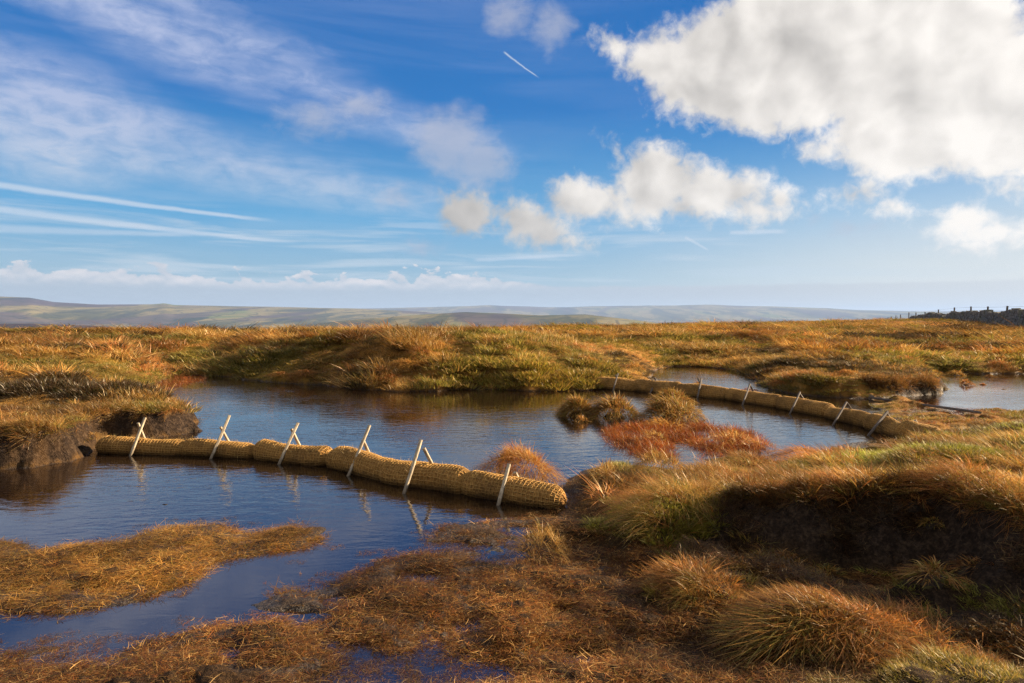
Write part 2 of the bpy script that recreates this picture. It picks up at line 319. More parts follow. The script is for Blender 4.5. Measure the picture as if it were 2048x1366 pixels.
def grid_mesh(name, az, D, zf):
    A, DD = np.meshgrid(az, D)
    x, y = DD * np.sin(A), DD * np.cos(A)
    res = zf(x, y)
    z = res[0] if isinstance(res, tuple) else res
    co = np.stack([x, y, z], -1).reshape(-1, 3)
    nr, nc = A.shape
    i = (np.arange(nr - 1)[:, None] * nc + np.arange(nc - 1)[None, :]).ravel()
    f = np.stack([i, i + nc, i + nc + 1, i + 1], -1)[:, ::-1]
    me = mesh_np(name, co, f)
    return me, res, (x, y)
def mesh_np(name, co, quads, smooth=True, mat=None, cols=None):
    me = bpy.data.meshes.new(name)
    quads = np.asarray(quads); n, k = quads.shape
    me.vertices.add(len(co)); me.vertices.foreach_set('co', np.asarray(co, np.float32).ravel())
    me.loops.add(n * k); me.loops.foreach_set('vertex_index', quads.astype(np.int32).ravel())
    me.polygons.add(n); me.polygons.foreach_set('loop_start', np.arange(n, dtype=np.int32) * k)
    me.polygons.foreach_set('use_smooth', np.full(n, smooth))
    if cols is not None:
        at = me.color_attributes.new('tone', 'FLOAT_COLOR', 'POINT')
        c4 = np.ones((len(co), 4), np.float32); c4[:, :3] = cols; at.data.foreach_set('color', c4.ravel())
    me.update(calc_edges=True)
    if mat: me.materials.append(mat)
    return me
def fattr(me, name, v):
    a = me.attributes.new(name, 'FLOAT', 'POINT'); a.data.foreach_set('value', np.asarray(v, np.float32).ravel())
def link(name, me, parent=None, **props):
    o = bpy.data.objects.new(name, me); COL.objects.link(o)
    if parent: o.parent = parent
    for k, v in props.items():
        if v is not None: o[k] = v
    return o

# ------------------------------------------------------------------ materials of the ground
def mat_moor():
    m, N, out = material('moor_ground')
    pos = N.new('ShaderNodeNewGeometry').outputs['Position']
    peat = N.attr('peat').outputs['Fac']; wet = N.attr('wet').outputs['Fac']; dist = N.attr('dist').outputs['Fac']
    a = N.noise(pos, 1.1, 6, .6); b = N.noise(pos, .16, 4, .5); c = N.noise(pos, 22, 5, .65)
    grass = N.ramp(a, [(.28, (.035, .032, .008)), (.42, (.11, .055, .012)), (.55, (.25, .12, .025)), (.72, (.36, .20, .05))])
    green = N.ramp(c, [(.3, (.03, .035, .006)), (.6, (.14, .13, .02))])
    g = N.mix(N.step(b, .48, .62, 0, .6), grass, green)
    c2 = N.noise(pos, 60, 4, .7)
    pe = N.ramp(N.m('ADD', N.m('MULTIPLY', c, .6), N.m('MULTIPLY', c2, .4)), [(.34, (.007, .005, .004)), (.5, (.028, .018, .012)), (.66, (.085, .056, .035))])
    near = N.step(dist, 9, 3.5)
    mud = N.ramp(c2, [(.3, (.012, .008, .005)), (.55, (.04, .022, .01)), (.75, (.10, .055, .02))])
    g = N.mix(near, g, mud)
    col = N.mix(N.m('MAXIMUM', peat, wet), g, pe)
    d = N.new('ShaderNodeBsdfPrincipled'); N.l.new(col, d.inputs['Base Color'])
    N.l.new(N.lin(wet, 0, 1, .9, .4), d.inputs['Roughness']); N.l.new(N.lin(N.m('SUBTRACT', wet, peat), 0, 1, .08, .25), d.inputs['Specular IOR Level'])
    bp = N.new('ShaderNodeBump'); bp.inputs['Strength'].default_value = .9; bp.inputs['Distance'].default_value = .05
    N.l.new(N.m('ADD', N.m('MULTIPLY', a, 2.0), N.m('ADD', c, N.m('MULTIPLY', c2, .5))), bp.inputs['Height']); N.l.new(bp.outputs[0], d.inputs['Normal'])
    N.l.new(d.outputs[0], out.inputs[0]); return m
def mat_water():
    m, N, out = material('peaty_water')
    pos = N.new('ShaderNodeNewGeometry').outputs['Position']
    mp = N.new('ShaderNodeMapping'); N.l.new(pos, mp.inputs[0]); mp.inputs['Rotation'].default_value = (0, 0, R(-18)); mp.inputs['Scale'].default_value = (.42, 1.0, 1)
    v = mp.outputs[0]
    n1 = N.noise(v, 9, 3, .5, .6); n2 = N.noise(v, 26, 3, .5, .4); n3 = N.noise(pos, .45, 2, .5)
    h = N.m('ADD', n1, N.m('MULTIPLY', n2, .30))
    d = N.new('ShaderNodeBsdfPrincipled'); d.inputs['Base Color'].default_value = (.010, .0055, .0035, 1)
    d.inputs['Roughness'].default_value = .04; d.inputs['IOR'].default_value = 2.25
    bp = N.new('ShaderNodeBump'); bp.inputs['Distance'].default_value = .0075
    sp = N.new('ShaderNodeSeparateXYZ'); N.l.new(pos, sp.inputs[0])
    N.l.new(N.m('MULTIPLY', N.step(n3, .3, .65, .25, .8), N.step(sp.outputs[1], 3.4, 6.0, .25, 1)), bp.inputs['Strength'])
    N.l.new(h, bp.inputs['Height']); N.l.new(bp.outputs[0], d.inputs['Normal'])
    N.l.new(d.outputs[0], out.inputs[0]); return m
def mat_hills():
    m, N, out = material('distant_hills')
    pos = N.new('ShaderNodeNewGeometry').outputs['Position']
    mp = N.new('ShaderNodeMapping'); N.l.new(pos, mp.inputs[0]); mp.inputs['Scale'].default_value = (1, .35, 1)
    a = N.noise(mp.outputs[0], .0011, 6, .6, .5); b = N.noise(pos, .004, 5, .6); c = N.noise(mp.outputs[0], .0006, 4, .5, 1.0)
    g = N.ramp(a, [(.36, (.02, .018, .02)), (.45, (.08, .075, .02)), (.54, (.27, .20, .075)), (.64, (.13, .15, .035))])
    dark = N.ramp(b, [(.3, (.05, .03, .045)), (.7, (.11, .07, .07))])
    g = N.mix(N.step(c, .50, .58, 0, .85), g, dark)  # purple-brown moor patches, with cloud shadow painted into the same dark colour
    vo = N.new('ShaderNodeTexVoronoi', feature='DISTANCE_TO_EDGE'); N.l.new(pos, vo.inputs['Vector']); vo.inputs['Scale'].default_value = .0032
    g = N.mix(N.step(vo.outputs['Distance'], .06, .02, 0, .6), g, (.03, .03, .02))
    wood = N.m('MULTIPLY', N.step(N.noise(mp.outputs[0], .0022, 1, .3), .69, .71), .9)
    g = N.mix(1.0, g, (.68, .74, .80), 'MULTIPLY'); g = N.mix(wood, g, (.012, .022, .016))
    d = N.new('ShaderNodeBsdfDiffuse'); N.l.new(g, d.inputs[0]); N.l.new(d.outputs[0], out.inputs[0]); return m

# ------------------------------------------------------------------ the moor
az = np.radians(np.concatenate([np.linspace(-75, -42, 120, endpoint=False), np.linspace(-42, 42, 860), np.linspace(42, 75, 121)[1:]]))
Dg = np.concatenate([np.geomspace(.5, 1.8, 50, endpoint=False), np.geomspace(1.8, 26, 560, endpoint=False), np.geomspace(26, 500, 240)])
me, (tz, tsd, tpeat, tsh, thp, tHH), (tx, ty) = grid_mesh('moor', az, Dg, terrain)
tD = np.hypot(tx, ty)
mud = sstep(-.75, -.1, tsh) * sstep(.05, -.05, tsh) * (tx > 1.0) * (ty < 4.6) * (ty > 2.75) * (tHH > .24) * .85
fattr(me, 'peat', np.clip(np.maximum(tpeat, mud) + fbm(tx, ty, 5, 3) * .4 * (np.maximum(tpeat, mud) > .1), 0, 1)); fattr(me, 'wet', sstep(.05, .005, tz)); fattr(me, 'dist', tD)
me.materials.append(mat_moor())
link('moor', me, kind='structure')

# ------------------------------------------------------------------ the water
wx, wy = np.meshgrid(np.linspace(-30, 34, 65), np.linspace(.6, 24, 48))
wi = (np.arange(47)[:, None] * 65 + np.arange(64)[None, :]).ravel()
wm = mesh_np('pond_water', np.stack([wx, wy, wx * 0], -1).reshape(-1, 3), np.stack([wi, wi + 1, wi + 66, wi + 65], -1), mat=mat_water())
link('pond_water', wm, kind='structure')

# ------------------------------------------------------------------ far hills
RIDGES = [(13000, 4200, 9000, [(-1200, 606), (-600, 600), (0, 602), (60, 603), (110, 610), (200, 613), (305, 612), (330, 610), (348, 613), (560, 615), (720, 618), (850, 624), (1000, 645), (1200, 670), (3000, 680)]),
          (6500, 1500, 2500, [(-1200, 700), (380, 685), (480, 664), (560, 655), (700, 640), (800, 632), (860, 628), (930, 624), (1000, 627), (1080, 631), (1170, 629), (1250, 638), (1400, 655), (1600, 668), (3000, 690)]),
          (23000, 5500, 9000, [(-1200, 640), (500, 632), (600, 622), (700, 618), (850, 615), (980, 611), (1050, 613), (1100, 615), (1250, 612), (1350, 612), (1420, 611), (1550, 615), (1650, 618), (1720, 622), (1800, 624), (2000, 627), (3000, 630)]),
          (10500, 2200, 4000, [(-1200, 700), (1000, 670), (1250, 648), (1400, 643), (1600, 641), (1800, 644), (3000, 650)]),
          (4200, 1500, 2000, [(-1200, 648), (-200, 646), (60, 645), (200, 650), (400, 662), (700, 690), (3000, 700)])]
def hills(x, y):
    D = np.hypot(x, y); a = np.arctan2(x, y)
    base = -20 - 190 * sstep(250, 4500, D) + 60 * sstep(16000, 30000, D)
    z = base + fbm(x, y, 1 / 1800, 5) * 60 * sstep(400, 2500, D)
    for Dr, sf, sb, pts in RIDGES:
        pa = np.array([math.atan((p[0] - 1024) / FPX) for p in pts]); ph = np.array([(HZ - p[1]) / FPX for p in pts]) * Dr + CAM_H
        hr = np.interp(a, pa, ph) + fbm(x, y, 1 / 900, 4) * Dr * .0011
        s = np.where(D < Dr, sf, sb)
        w = np.exp(-((D - Dr) / s) ** 2)
        z = np.maximum(z, base + (hr - base) * w + fbm(x, y, 1 / 2500, 5) * 46 * (1 - w))
    return z
hm, _, _ = grid_mesh('hills', np.radians(np.linspace(-62, 62, 620)), np.geomspace(300, 34000, 420), hills)
hm.materials.append(mat_hills()); link('hills', hm, kind='structure')

# ------------------------------------------------------------------ the air
HAZE = 4.0e-5
hzm, N, out = material('haze_air')
pv = N.new('ShaderNodeVolumePrincipled'); pv.inputs['Color'].default_value = (.33, .48, .78, 1); pv.inputs['Density'].default_value = HAZE; pv.inputs['Anisotropy'].default_value = .1
N.l.new(pv.outputs[0], out.inputs['Volume'])
bm = bmesh.new(); bmesh.ops.create_cube(bm, size=1.0)
for v in bm.verts: v.co = Vector((v.co.x * 76000, v.co.y * 40000 + 18000, v.co.z * 860 + 90))
hme = bpy.data.meshes.new('haze'); bm.to_mesh(hme); bm.free(); hme.materials.append(hzm)
link('haze', hme, kind='stuff')

#==THINGS==
# ------------------------------------------------------------------ grass blades
def blades(root, dirv, length, width, bend, tone, levels=4, yaw=None, r=rng):
    """Curved tapering strips: root (n,3), dirv (n,3), bend (n,3) added times t squared."""
    n = len(root)
    t = np.array([0, .45, .78, 1.0]) if levels == 4 else np.array([0, .6, 1.0])
    wf = np.array([1, .9, .6, .12]) if levels == 4 else np.array([1, .8, .15])
    ang = r.uniform(0, math.pi, n)
    side = np.stack([np.cos(ang), np.sin(ang), np.zeros(n)], -1)
    L = len(t)
    c = root[:, None, :] + dirv[:, None, :] * (length[:, None] * t)[..., None] + bend[:, None, :] * (length[:, None] * t ** 2)[..., None]
    s = side[:, None, :] * (width[:, None] * wf * .5)[..., None]
    co = np.stack([c - s, c + s], 2).reshape(-1, 3)
    b = (np.arange(n) * L * 2)[:, None] + np.arange(L - 1)[None, :] * 2
    q = np.stack([b, b + 1, b + 3, b + 2], -1).reshape(-1, 4)
    cols = np.repeat(tone, L * 2, 0)
    return co, q, cols
def pick(pal, n, r=rng, jit=.22):
    p = np.array(pal); c = p[r.integers(0, len(p), n)]
    return c * r.uniform(1 - jit, 1 + jit, (n, 1))
def unit(v): return v / np.linalg.norm(v, axis=-1, keepdims=True)

STRAW = [(.46, .255, .06), (.40, .205, .04), (.31, .14, .025), (.52, .33, .11), (.25, .105, .02), (.22, .16, .03)]
BROWN = [(.28, .11, .025), (.20, .08, .02), (.36, .17, .04), (.14, .06, .015), (.16, .11, .025)]
GREEN = [(.15, .13, .018), (.21, .17, .025), (.09, .08, .012), (.26, .19, .035), (.32, .19, .05)]
LIME = [(.25, .25, .03), (.32, .29, .045), (.18, .17, .02)]
RED = [(.26, .055, .008), (.20, .036, .008), (.34, .11, .016), (.13, .035, .008), (.27, .12, .02)]
RUST = [(.46, .17, .04), (.38, .12, .025), (.52, .25, .08), (.30, .13, .02), (.24, .14, .03)]
LITTER = [(.10, .05, .016), (.15, .06, .015), (.34, .15, .035), (.26, .085, .018), (.44, .22, .06), (.18, .06, .014), (.18, .12, .02), (.10, .04, .012), (.52, .32, .12), (.06, .025, .01)]
HEATH = [(.05, .028, .014), (.08, .04, .016), (.05, .045, .012), (.12, .07, .02)]

def blade_material(name, instanced):
    m, N, out = material(name)
    c = N.attr('tone').outputs['Color']
    if instanced: c = N.mix(1.0, c, N.attr('tint', 'INSTANCER').outputs['Color'], 'MULTIPLY')
    d = N.new('ShaderNodeBsdfDiffuse'); N.l.new(c, d.inputs[0])
    tr = N.new('ShaderNodeBsdfTranslucent'); N.l.new(c, tr.inputs[0])
    mx = N.new('ShaderNodeMixShader'); mx.inputs[0].default_value = .42; N.l.new(d.outputs[0], mx.inputs[1]); N.l.new(tr.outputs[0], mx.inputs[2])
    gl = N.new('ShaderNodeBsdfGlossy'); gl.inputs['Roughness'].default_value = .45; gl.inputs['Color'].default_value = (1, .9, .75, 1)
    m2 = N.new('ShaderNodeMixShader'); m2.inputs[0].default_value = .035; N.l.new(mx.outputs[0], m2.inputs[1]); N.l.new(gl.outputs[0], m2.inputs[2])
    N.l.new(m2.outputs[0], out.inputs[0]); return m
M_BLADE, M_BLADE_I = blade_material('grass_blades', False), blade_material('scattered_blades', True)

def upright(n, spread, lmin, lmax, w, pal, lean=(-.22, 0), splay=.6, droop=.35, levels=4):
    a = rng.uniform(0, 2 * math.pi, n); rr = np.sqrt(rng.uniform(0, 1, n)) * spread
    root = np.stack([np.cos(a) * rr, np.sin(a) * rr, np.full(n, -.01)], -1)
    o = np.stack([np.cos(a), np.sin(a), np.zeros(n)], -1) * (rr / spread * splay)[:, None] + rng.normal(0, .24, (n, 3)) * [1, 1, 0]
    d = unit(o + [lean[0] * .5, lean[1] * .5, 1])
    ln = rng.uniform(lmin, lmax, n)
    bend = o * .5 + np.array([lean[0], lean[1], 0]) + np.stack([np.zeros(n), np.zeros(n), -rng.uniform(.2, 1, n) * droop], -1)
    return blades(root, d, ln, rng.uniform(.7, 1.3, n) * w, bend, pick(pal, n), levels)
def flat(n, spread, lmin, lmax, w, pal, zmax=.014):
    root = np.stack([rng.uniform(-spread, spread, n), rng.uniform(-spread, spread, n), rng.uniform(-.005, zmax, n)], -1)
    a = rng.uniform(0, 2 * math.pi, n)
    d = unit(np.stack([np.cos(a), np.sin(a), rng.normal(.12, .16, n)], -1))
    bend = np.stack([rng.normal(0, .25, n), rng.normal(0, .25, n), -rng.uniform(0, .25, n)], -1)
    return blades(root, d, rng.uniform(lmin, lmax, n), rng.uniform(.6, 1.4, n) * w, bend, pick(pal, n, jit=.35), 4)
def source(name, makers):
    c = bpy.data.collections.new(name)
    for i, f in enumerate(makers):
        co, q, cols = f()
        c.objects.link(bpy.data.objects.new('%s_%02d' % (name, i), mesh_np(name, co, q, mat=M_BLADE_I, cols=cols)))
    return c
def scatter(name, src, pts, rot, scl, idx, tint, label=None):
    """A stuff object: instances of the tuft meshes in src on the given ground points."""
    me = bpy.data.meshes.new(name); me.vertices.add(len(pts)); me.vertices.foreach_set('co', np.asarray(pts, np.float32).ravel())
    for nm, v in (('rot', rot), ('scl', scl)):
        a = me.attributes.new(nm, 'FLOAT_VECTOR', 'POINT'); a.data.foreach_set('vector', np.asarray(v, np.float32).ravel())
    a = me.attributes.new('idx', 'INT', 'POINT'); a.data.foreach_set('value', np.asarray(idx, np.int32))
    a = me.attributes.new('tint', 'FLOAT_COLOR', 'POINT'); c4 = np.ones((len(pts), 4), np.float32); c4[:, :3] = tint; a.data.foreach_set('color', c4.ravel())
    ng = bpy.data.node_groups.new(name, 'GeometryNodeTree'); N = Nodes(ng)
    ng.interface.new_socket('Geometry', in_out='INPUT', socket_type='NodeSocketGeometry'); ng.interface.new_socket('Geometry', in_out='OUTPUT', socket_type='NodeSocketGeometry')
    gi, go = N.new('NodeGroupInput'), N.new('NodeGroupOutput')
    ip = N.new('GeometryNodeInstanceOnPoints'); ci = N.new('GeometryNodeCollectionInfo')
    ci.inputs['Collection'].default_value = src; ci.inputs['Separate Children'].default_value = True; ci.inputs['Reset Children'].default_value = True
    def na(nm, ty): n = N.new('GeometryNodeInputNamedAttribute', data_type=ty); n.inputs['Name'].default_value = nm; return n.outputs[0]
    N.l.new(gi.outputs[0], ip.inputs['Points']); N.l.new(ci.outputs[0], ip.inputs['Instance'])
    ip.inputs['Pick Instance'].default_value = True
    N.l.new(na('idx', 'INT'), ip.inputs['Instance Index'])
    e2 = N.new('FunctionNodeEulerToRotation'); N.l.new(na('rot', 'FLOAT_VECTOR'), e2.inputs[0]); N.l.new(e2.outputs[0], ip.inputs['Rotation'])
    N.l.new(na('scl', 'FLOAT_VECTOR'), ip.inputs['Scale']); N.l.new(ip.outputs[0], go.inputs[0])
    o = link(name, me, kind='stuff')
    o.modifiers.new('cover', 'NODES').node_group = ng
    if label: o['label'] = label
    return o

V = 6
px_of = lambda s: 1024 + s['x'] / s['y'] * FPX
SRC_NEAR = source('near_tuft', [lambda: upright(75, .07, .05, .14, .0025, STRAW) for _ in range(V)] + [lambda: upright(75, .07, .04, .13, .0025, BROWN) for _ in range(V)]
    + [lambda: upright(110, .08, .02, .07, .0030, GREEN, (-.1, 0), .6, .2, 3) for _ in range(V)] + [lambda: upright(110, .08, .02, .06, .003, LIME, (-.1, 0), .6, .2, 3) for _ in range(V)] + [lambda: upright(60, .07, .05, .15, .003, RUST) for _ in range(V)])
SRC_FAR = source('far_tuft', [lambda: upright(70, .20, .10, .30, .0075, STRAW, levels=3) for _ in range(V)] + [lambda: upright(70, .20, .10, .28, .0075, BROWN, levels=3) for _ in range(V)]
    + [lambda: upright(100, .22, .05, .15, .010, GREEN, (-.15, 0), .6, .3, 3) for _ in range(V)] + [lambda: upright(110, .18, .05, .16, .010, HEATH, (-.1, 0), .7, .2, 3) for _ in range(V)] + [lambda: upright(70, .20, .08, .26, .0075, RUST, levels=3) for _ in range(V)])
SRC_LIT = source('litter_tuft', [lambda: flat(90, .10, .015, .075, .0028, LITTER) for _ in range(8)] + [lambda: flat(80, .11, .03, .12, .0028, STRAW) for _ in range(4)] + [lambda: upright(30, .08, .015, .05, .0024, LITTER, (-.3, 0), 1.0, .8) for _ in range(4)])
SRC_SED = source('sedge_tuft', [lambda: upright(26, .08, .08, .22, .0042, RED, (-.25, 0), .7, .7) for _ in range(V)] + [lambda: flat(24, .10, .06, .2, .004, RED, .03) for _ in range(3)])

def sample(n, d0, d1, a0=-46, a1=46):
    D = np.exp(rng.uniform(math.log(d0), math.log(d1), n)); a = np.radians(rng.uniform(a0, a1, n))
    x, y = D * np.sin(a), D * np.cos(a)
    z, sd, peat, sh, hp, HH = terrain(x, y)
    mud = sstep(-.75, -.1, sh) * sstep(.05, -.05, sh) * (x > 1.0) * (y < 4.6) * (y > 2.75) * (HH > .24)
    return dict(x=x, y=y, z=z, sd=sd, peat=peat, mud=mud, D=np.hypot(x, y), hp=hp, n=n)
def sel(s, k): return {a: (v[k] if isinstance(v, np.ndarray) else int(k.sum())) for a, v in s.items()}
def put(name, src, s, idx, scl, tint, sink=.01, yaw=1.0, tilt=.14, label=None):
    n = len(s['x'])
    rot = np.stack([rng.normal(0, tilt, n), rng.normal(0, tilt, n), rng.normal(0, yaw, n)], -1)
    return scatter(name, src, np.stack([s['x'], s['y'], s['z'] - sink], -1), rot, scl, idx, tint, label)
def tints(s, amp=.25, f=.7):
    n = len(s['x']); b = 1 + fbm(s['x'], s['y'], f, 3) * 1.5 + rng.normal(0, amp * .5, n)
    hue = fbm(s['x'] + 31, s['y'] - 12, .5, 3)
    return np.clip(np.stack([b * (1 + hue * .3), b, b * (1 - hue * .6)], -1), .35, 1.9)
px_of = lambda s: 1024 + s['x'] / s['y'] * FPX

# short moor grass close by
s = sample(56000, 1.6, 10)
wetmat = (s['z'] < .11) | ((s['y'] < 5.2) & (px_of(s) < 1180))
k = (s['z'] > .02) & (s['sd'] > .02) & (s['peat'] + s['mud'] < np.where(rng.uniform(0, 1, s['n']) < .22, .9, .3)) & ~wetmat & (rng.uniform(0, 1, s['n']) < np.clip(s['D'] / 4.5, .7, 1))
s1 = sel(s, k); n = len(s1['x'])
pn = fbm(s1['x'], s1['y'], .9, 3) + rng.normal(0, .07, n); p2 = fbm(s1['x'] + 50, s1['y'], 1.6, 3)
kind = np.where(pn > .05, 2, np.where(pn < -.07, 1, np.where(p2 > .11, 4, 0))); kind = np.where((pn > .17), 3, kind)
clump = .35 + 1.15 * sstep(-.12, .2, fbm(s1['x'], s1['y'], 2.4, 3) + .12 * sstep(5, 7, s1['D']))
low_ = (s1['D'] < 3.0) & (px_of(s1) > 1700); kind = np.where(((clump < .6) | low_) & (kind < 2), 2, kind); clump = np.where((kind == 2) | (kind == 3), np.maximum(clump, 1.1), clump) * np.where(low_, .6, 1)
sc = clump[:, None] * rng.uniform(.75, 1.4, (n, 1)) * np.clip(s1['D'] / 5, .7, 1.1)[:, None] * np.array([[.85, .85, .5]])
put('moor_grass', SRC_NEAR, s1, kind * V + rng.integers(0, V, n), sc, tints(s1, f=1.2), label='short straw coloured and green grass covering the near banks')
# coarser cover farther off
s = sample(80000, 9, 150)
k = (s['z'] > .02) & (s['sd'] > .03) & (s['peat'] < np.where(rng.uniform(0, 1, s['n']) < np.where(px_of(s) > 1780, .6, .25), 1, .35))
s2 = sel(s, k); n = len(s2['x'])
pn = fbm(s2['x'], s2['y'], .28, 4) + rng.normal(0, .05, n); p2 = fbm(s2['x'] + 50, s2['y'], .5, 3)
low = sstep(.75, .25, s2['z']) * .10
kind = np.where(pn + low > .10, 2, np.where(pn < -.10, 3, np.where(p2 > .17, 4, np.where(p2 < -.10, 1, 0))))
clump = .5 + .8 * sstep(-.12, .2, fbm(s2['x'], s2['y'], .9, 3))
clump = clump * np.where((px_of(s2) > 1700) & (s2['y'] < 13.2), .5, np.where((px_of(s2) > 1250) & (s2['D'] < 22), .7, 1))
sc = clump[:, None] * rng.uniform(.7, 1.35, (n, 1)) * np.stack([np.clip(s2['D'] / 16, .75, 2.2)] * 2 + [.78 * np.clip(s2['D'] / 16, .7, .95) * np.clip(1.25 - s2['D'] / 60, .55, 1)], -1)
put('far_moor_grass', SRC_FAR, s2, kind * V + rng.integers(0, V, n), sc, tints(s2, f=.35), label='orange brown moor grass and heather running back to the skyline')
# flattened dead straw of the wet mat in front
s = sample(40000, 1.6, 6.2)
k = (s['z'] > .004) & (s['z'] < .14) & (s['peat'] < .4) & ((px_of(s) < 1330) | (s['hp'] < .1)) & (rng.uniform(0, 1, s['n']) > s['mud'] * .75)
k &= (fbm(s['x'], s['y'], 4, 3) > -.19)
s3 = sel(s, k); n = len(s3['x'])
left = (px_of(s3) < 620) & (s3['y'] > 3.5)
idx = np.where(left & (rng.uniform(0, 1, n) < .6), rng.integers(8, 12, n), np.where(rng.uniform(0, 1, n) < .2, rng.integers(12, 16, n), rng.integers(0, 8, n)))
sc = rng.uniform(.55, 1.0, (n, 1)) * np.array([[1, 1, .62]])
put('straw_litter', SRC_LIT, s3, idx, sc, np.where(left, .86, .74)[:, None] * tints(s3, .4, f=1.6) * (1 + fbm(s3['x'], s3['y'], 5, 3)[:, None] * 1.2).clip(.4, 1.7), sink=.008, yaw=2.5, tilt=.1, label='flattened brown straw lying over the wet bog mat')
s = sample(14000, 1.6, 6.2)
k = (s['z'] < .004) & (s['sd'] > -.30) & (fbm(s['x'], s['y'], 3, 3) > -.06) & (px_of(s) < 1180) & (rng.uniform(0, 1, s['n']) < .55 * sstep(-.30, -.02, s['sd']))
s4 = sel(s, k); s4['z'] = np.full(int(k.sum()), .002); n = len(s4['x'])
put('floating_litter', SRC_LIT, s4, rng.integers(0, 8, n), rng.uniform(.25, .6, (n, 1)) * np.array([[1, 1, .5]]), tints(s4, .3, 2) * .6, sink=0, yaw=2.5, tilt=.02, label='scraps of dead straw floating at the edge of the mat')
s = sample(26000, 2.2, 5.2, 8, 46)
k = (s['peat'] + s['mud'] > .25) & (fbm(s['x'], s['y'], 3.5, 3) > .05)
s5 = sel(s, k); n = len(s5['x'])
put('peat_litter', SRC_LIT, s5, rng.integers(0, 8, n), rng.uniform(.45, 1.0, (n, 1)) * np.ones((1, 3)), tints(s5, .3, 2) * .36, sink=.004, yaw=2.5, tilt=.35, label='dead roots and straw scattered over the bare black peat')
# turf and dead roots hanging over the lips of the peat
def hang(name, src, s, k, idx0, idx1, scl, tl, label):
    h = sel(s, k); n = len(h['x'])
    rot = np.stack([rng.normal(tl, .35, n), rng.normal(0, .35, n), rng.normal(0, .5, n)], -1)
    scatter(name, src, np.stack([h['x'], h['y'], h['z']], -1), rot, rng.uniform(.6, 1.25, (n, 1)) * scl, rng.integers(idx0, idx1, n), tints(h, .35, 2) * .8, label)
s = sample(42000, 2.7, 5.2, 8, 46)
hang('hanging_turf', SRC_NEAR, s, (s['hp'] > .55) & (s['hp'] < .99) & (s['peat'] > .05) & (rng.uniform(0, 1, s['n']) < sstep(.72, .98, s['hp']) * .38), V, 2 * V, np.array([[.9, .9, .8]]), 1.2, 'dead turf and roots hanging over the lip of the black peat face')
s = sample(42000, 5.8, 10.5, -46, -18)
hang('overhanging_turf', SRC_NEAR, s, (s['peat'] > .1) & (s['z'] > .2) & (rng.uniform(0, 1, s['n']) < .22 * sstep(.2, .36, s['z'])), 0, 2 * V, np.array([[1.1, 1.1, .8]]), 1.3, 'straw and roots hanging over the edge of the left peat bank')
s = sample(30000, 12.5, 16, 18, 36)
hang('promontory_turf', SRC_FAR, s, (s['peat'] > .1) & (s['z'] > .14) & (rng.uniform(0, 1, s['n']) < .3), V, 2 * V, np.array([[.5, .5, .6]]), .9, 'brown turf hanging down the face of the peat promontory')
# red sedge standing in the shallow water
def in_poly(pts, n, z=0):
    p = poly(pts, z); lo, hi = p.min(0), p.max(0)
    x, y = rng.uniform(lo[0], hi[0], n * 4), rng.uniform(lo[1], hi[1], n * 4)
    d = sdist(p, x, y); k = (d > 0) & (rng.uniform(0, 1, n * 4) < np.clip(d / .25 + .25, 0, 1)); x, y, d = x[k][:n], y[k][:n], d[k][:n]
    z = terrain(x, y)[0]
    return dict(x=x, y=y, z=np.maximum(z, 0.0), D=np.hypot(x, y), d=d)
def sedge(name, pts, n, label, smin=.5, smax=1.05):
    s = in_poly(pts, n); n = len(s['x'])
    k = fbm(s['x'], s['y'], 4.5, 3) > -.09
    s = {a: v[k] for a, v in s.items()}; n = int(k.sum())
    sc = rng.uniform(smin, smax, (n, 1)) * np.ones((1, 3))
    put(name, SRC_SED, s, rng.integers(0, 9, n), sc, tints(s, .5, f=3), sink=.02, yaw=1.2, label=label)
sedge('red_sedge', [(1205, 862), (1240, 852), (1300, 842), (1420, 850), (1500, 862), (1545, 888), (1540, 905), (1470, 912), (1400, 915), (1330, 925), (1270, 912), (1225, 890)], 2700, 'dark red sedge standing in the water around the straw tussocks')
sedge('bank_sedge', [(1755, 830), (1800, 806), (1900, 815), (2060, 822), (2200, 835), (2060, 862), (1900, 862), (1850, 868), (1800, 848)], 1100, 'rusty red sedge between the coir dam and the pale pool', .3, .55)
sedge('shore_sedge', [(228, 800), (240, 785), (300, 765), (335, 752), (420, 756), (380, 770), (300, 790)], 260, 'thin red sedge at the far left corner of the pond', .6, 1.1)
# ------------------------------------------------------------------ coir log dams
def mat_coir(name, c0, c1, sc):
    m, N, out = material(name)
    tc = N.new('ShaderNodeTexCoord').outputs['Object']
    a = N.noise(tc, sc, 6, .65); b = N.noise(tc, sc * 4, 4, .6)
    st = N.noise(N.new('ShaderNodeNewGeometry').outputs['Position'], 3.2, 4, .6)
    wet = N.new('ShaderNodeSeparateXYZ'); N.l.new(N.new('ShaderNodeNewGeometry').outputs['Position'], wet.inputs[0])
    col = N.mix(N.lin(N.m('ADD', N.m('MULTIPLY', a, .6), N.m('MULTIPLY', b, .4)), .35, .65), c0, c1)
    col = N.mix(N.step(st, .56, .36, 0, .5), col, (.10, .055, .02))                 # peat stains
    col = N.mix(N.step(N.m('ADD', wet.outputs[2], N.m('MULTIPLY', N.m('ADD', a, st), .05)), .13, .04, 0, .88), col, (.05, .025, .008))    # soaked band at the waterline
    d = N.new('ShaderNodeBsdfPrincipled'); N.l.new(col, d.inputs['Base Color']); d.inputs['Roughness'].default_value = .85; d.inputs['Specular IOR Level'].default_value = .2
    bp = N.new('ShaderNodeBump'); bp.inputs['Strength'].default_value = .8; bp.inputs['Distance'].default_value = .012
    N.l.new(N.m('ADD', a, b), bp.inputs['Height']); N.l.new(bp.outputs[0], d.inputs['Normal']); N.l.new(d.outputs[0], out.inputs[0]); return m
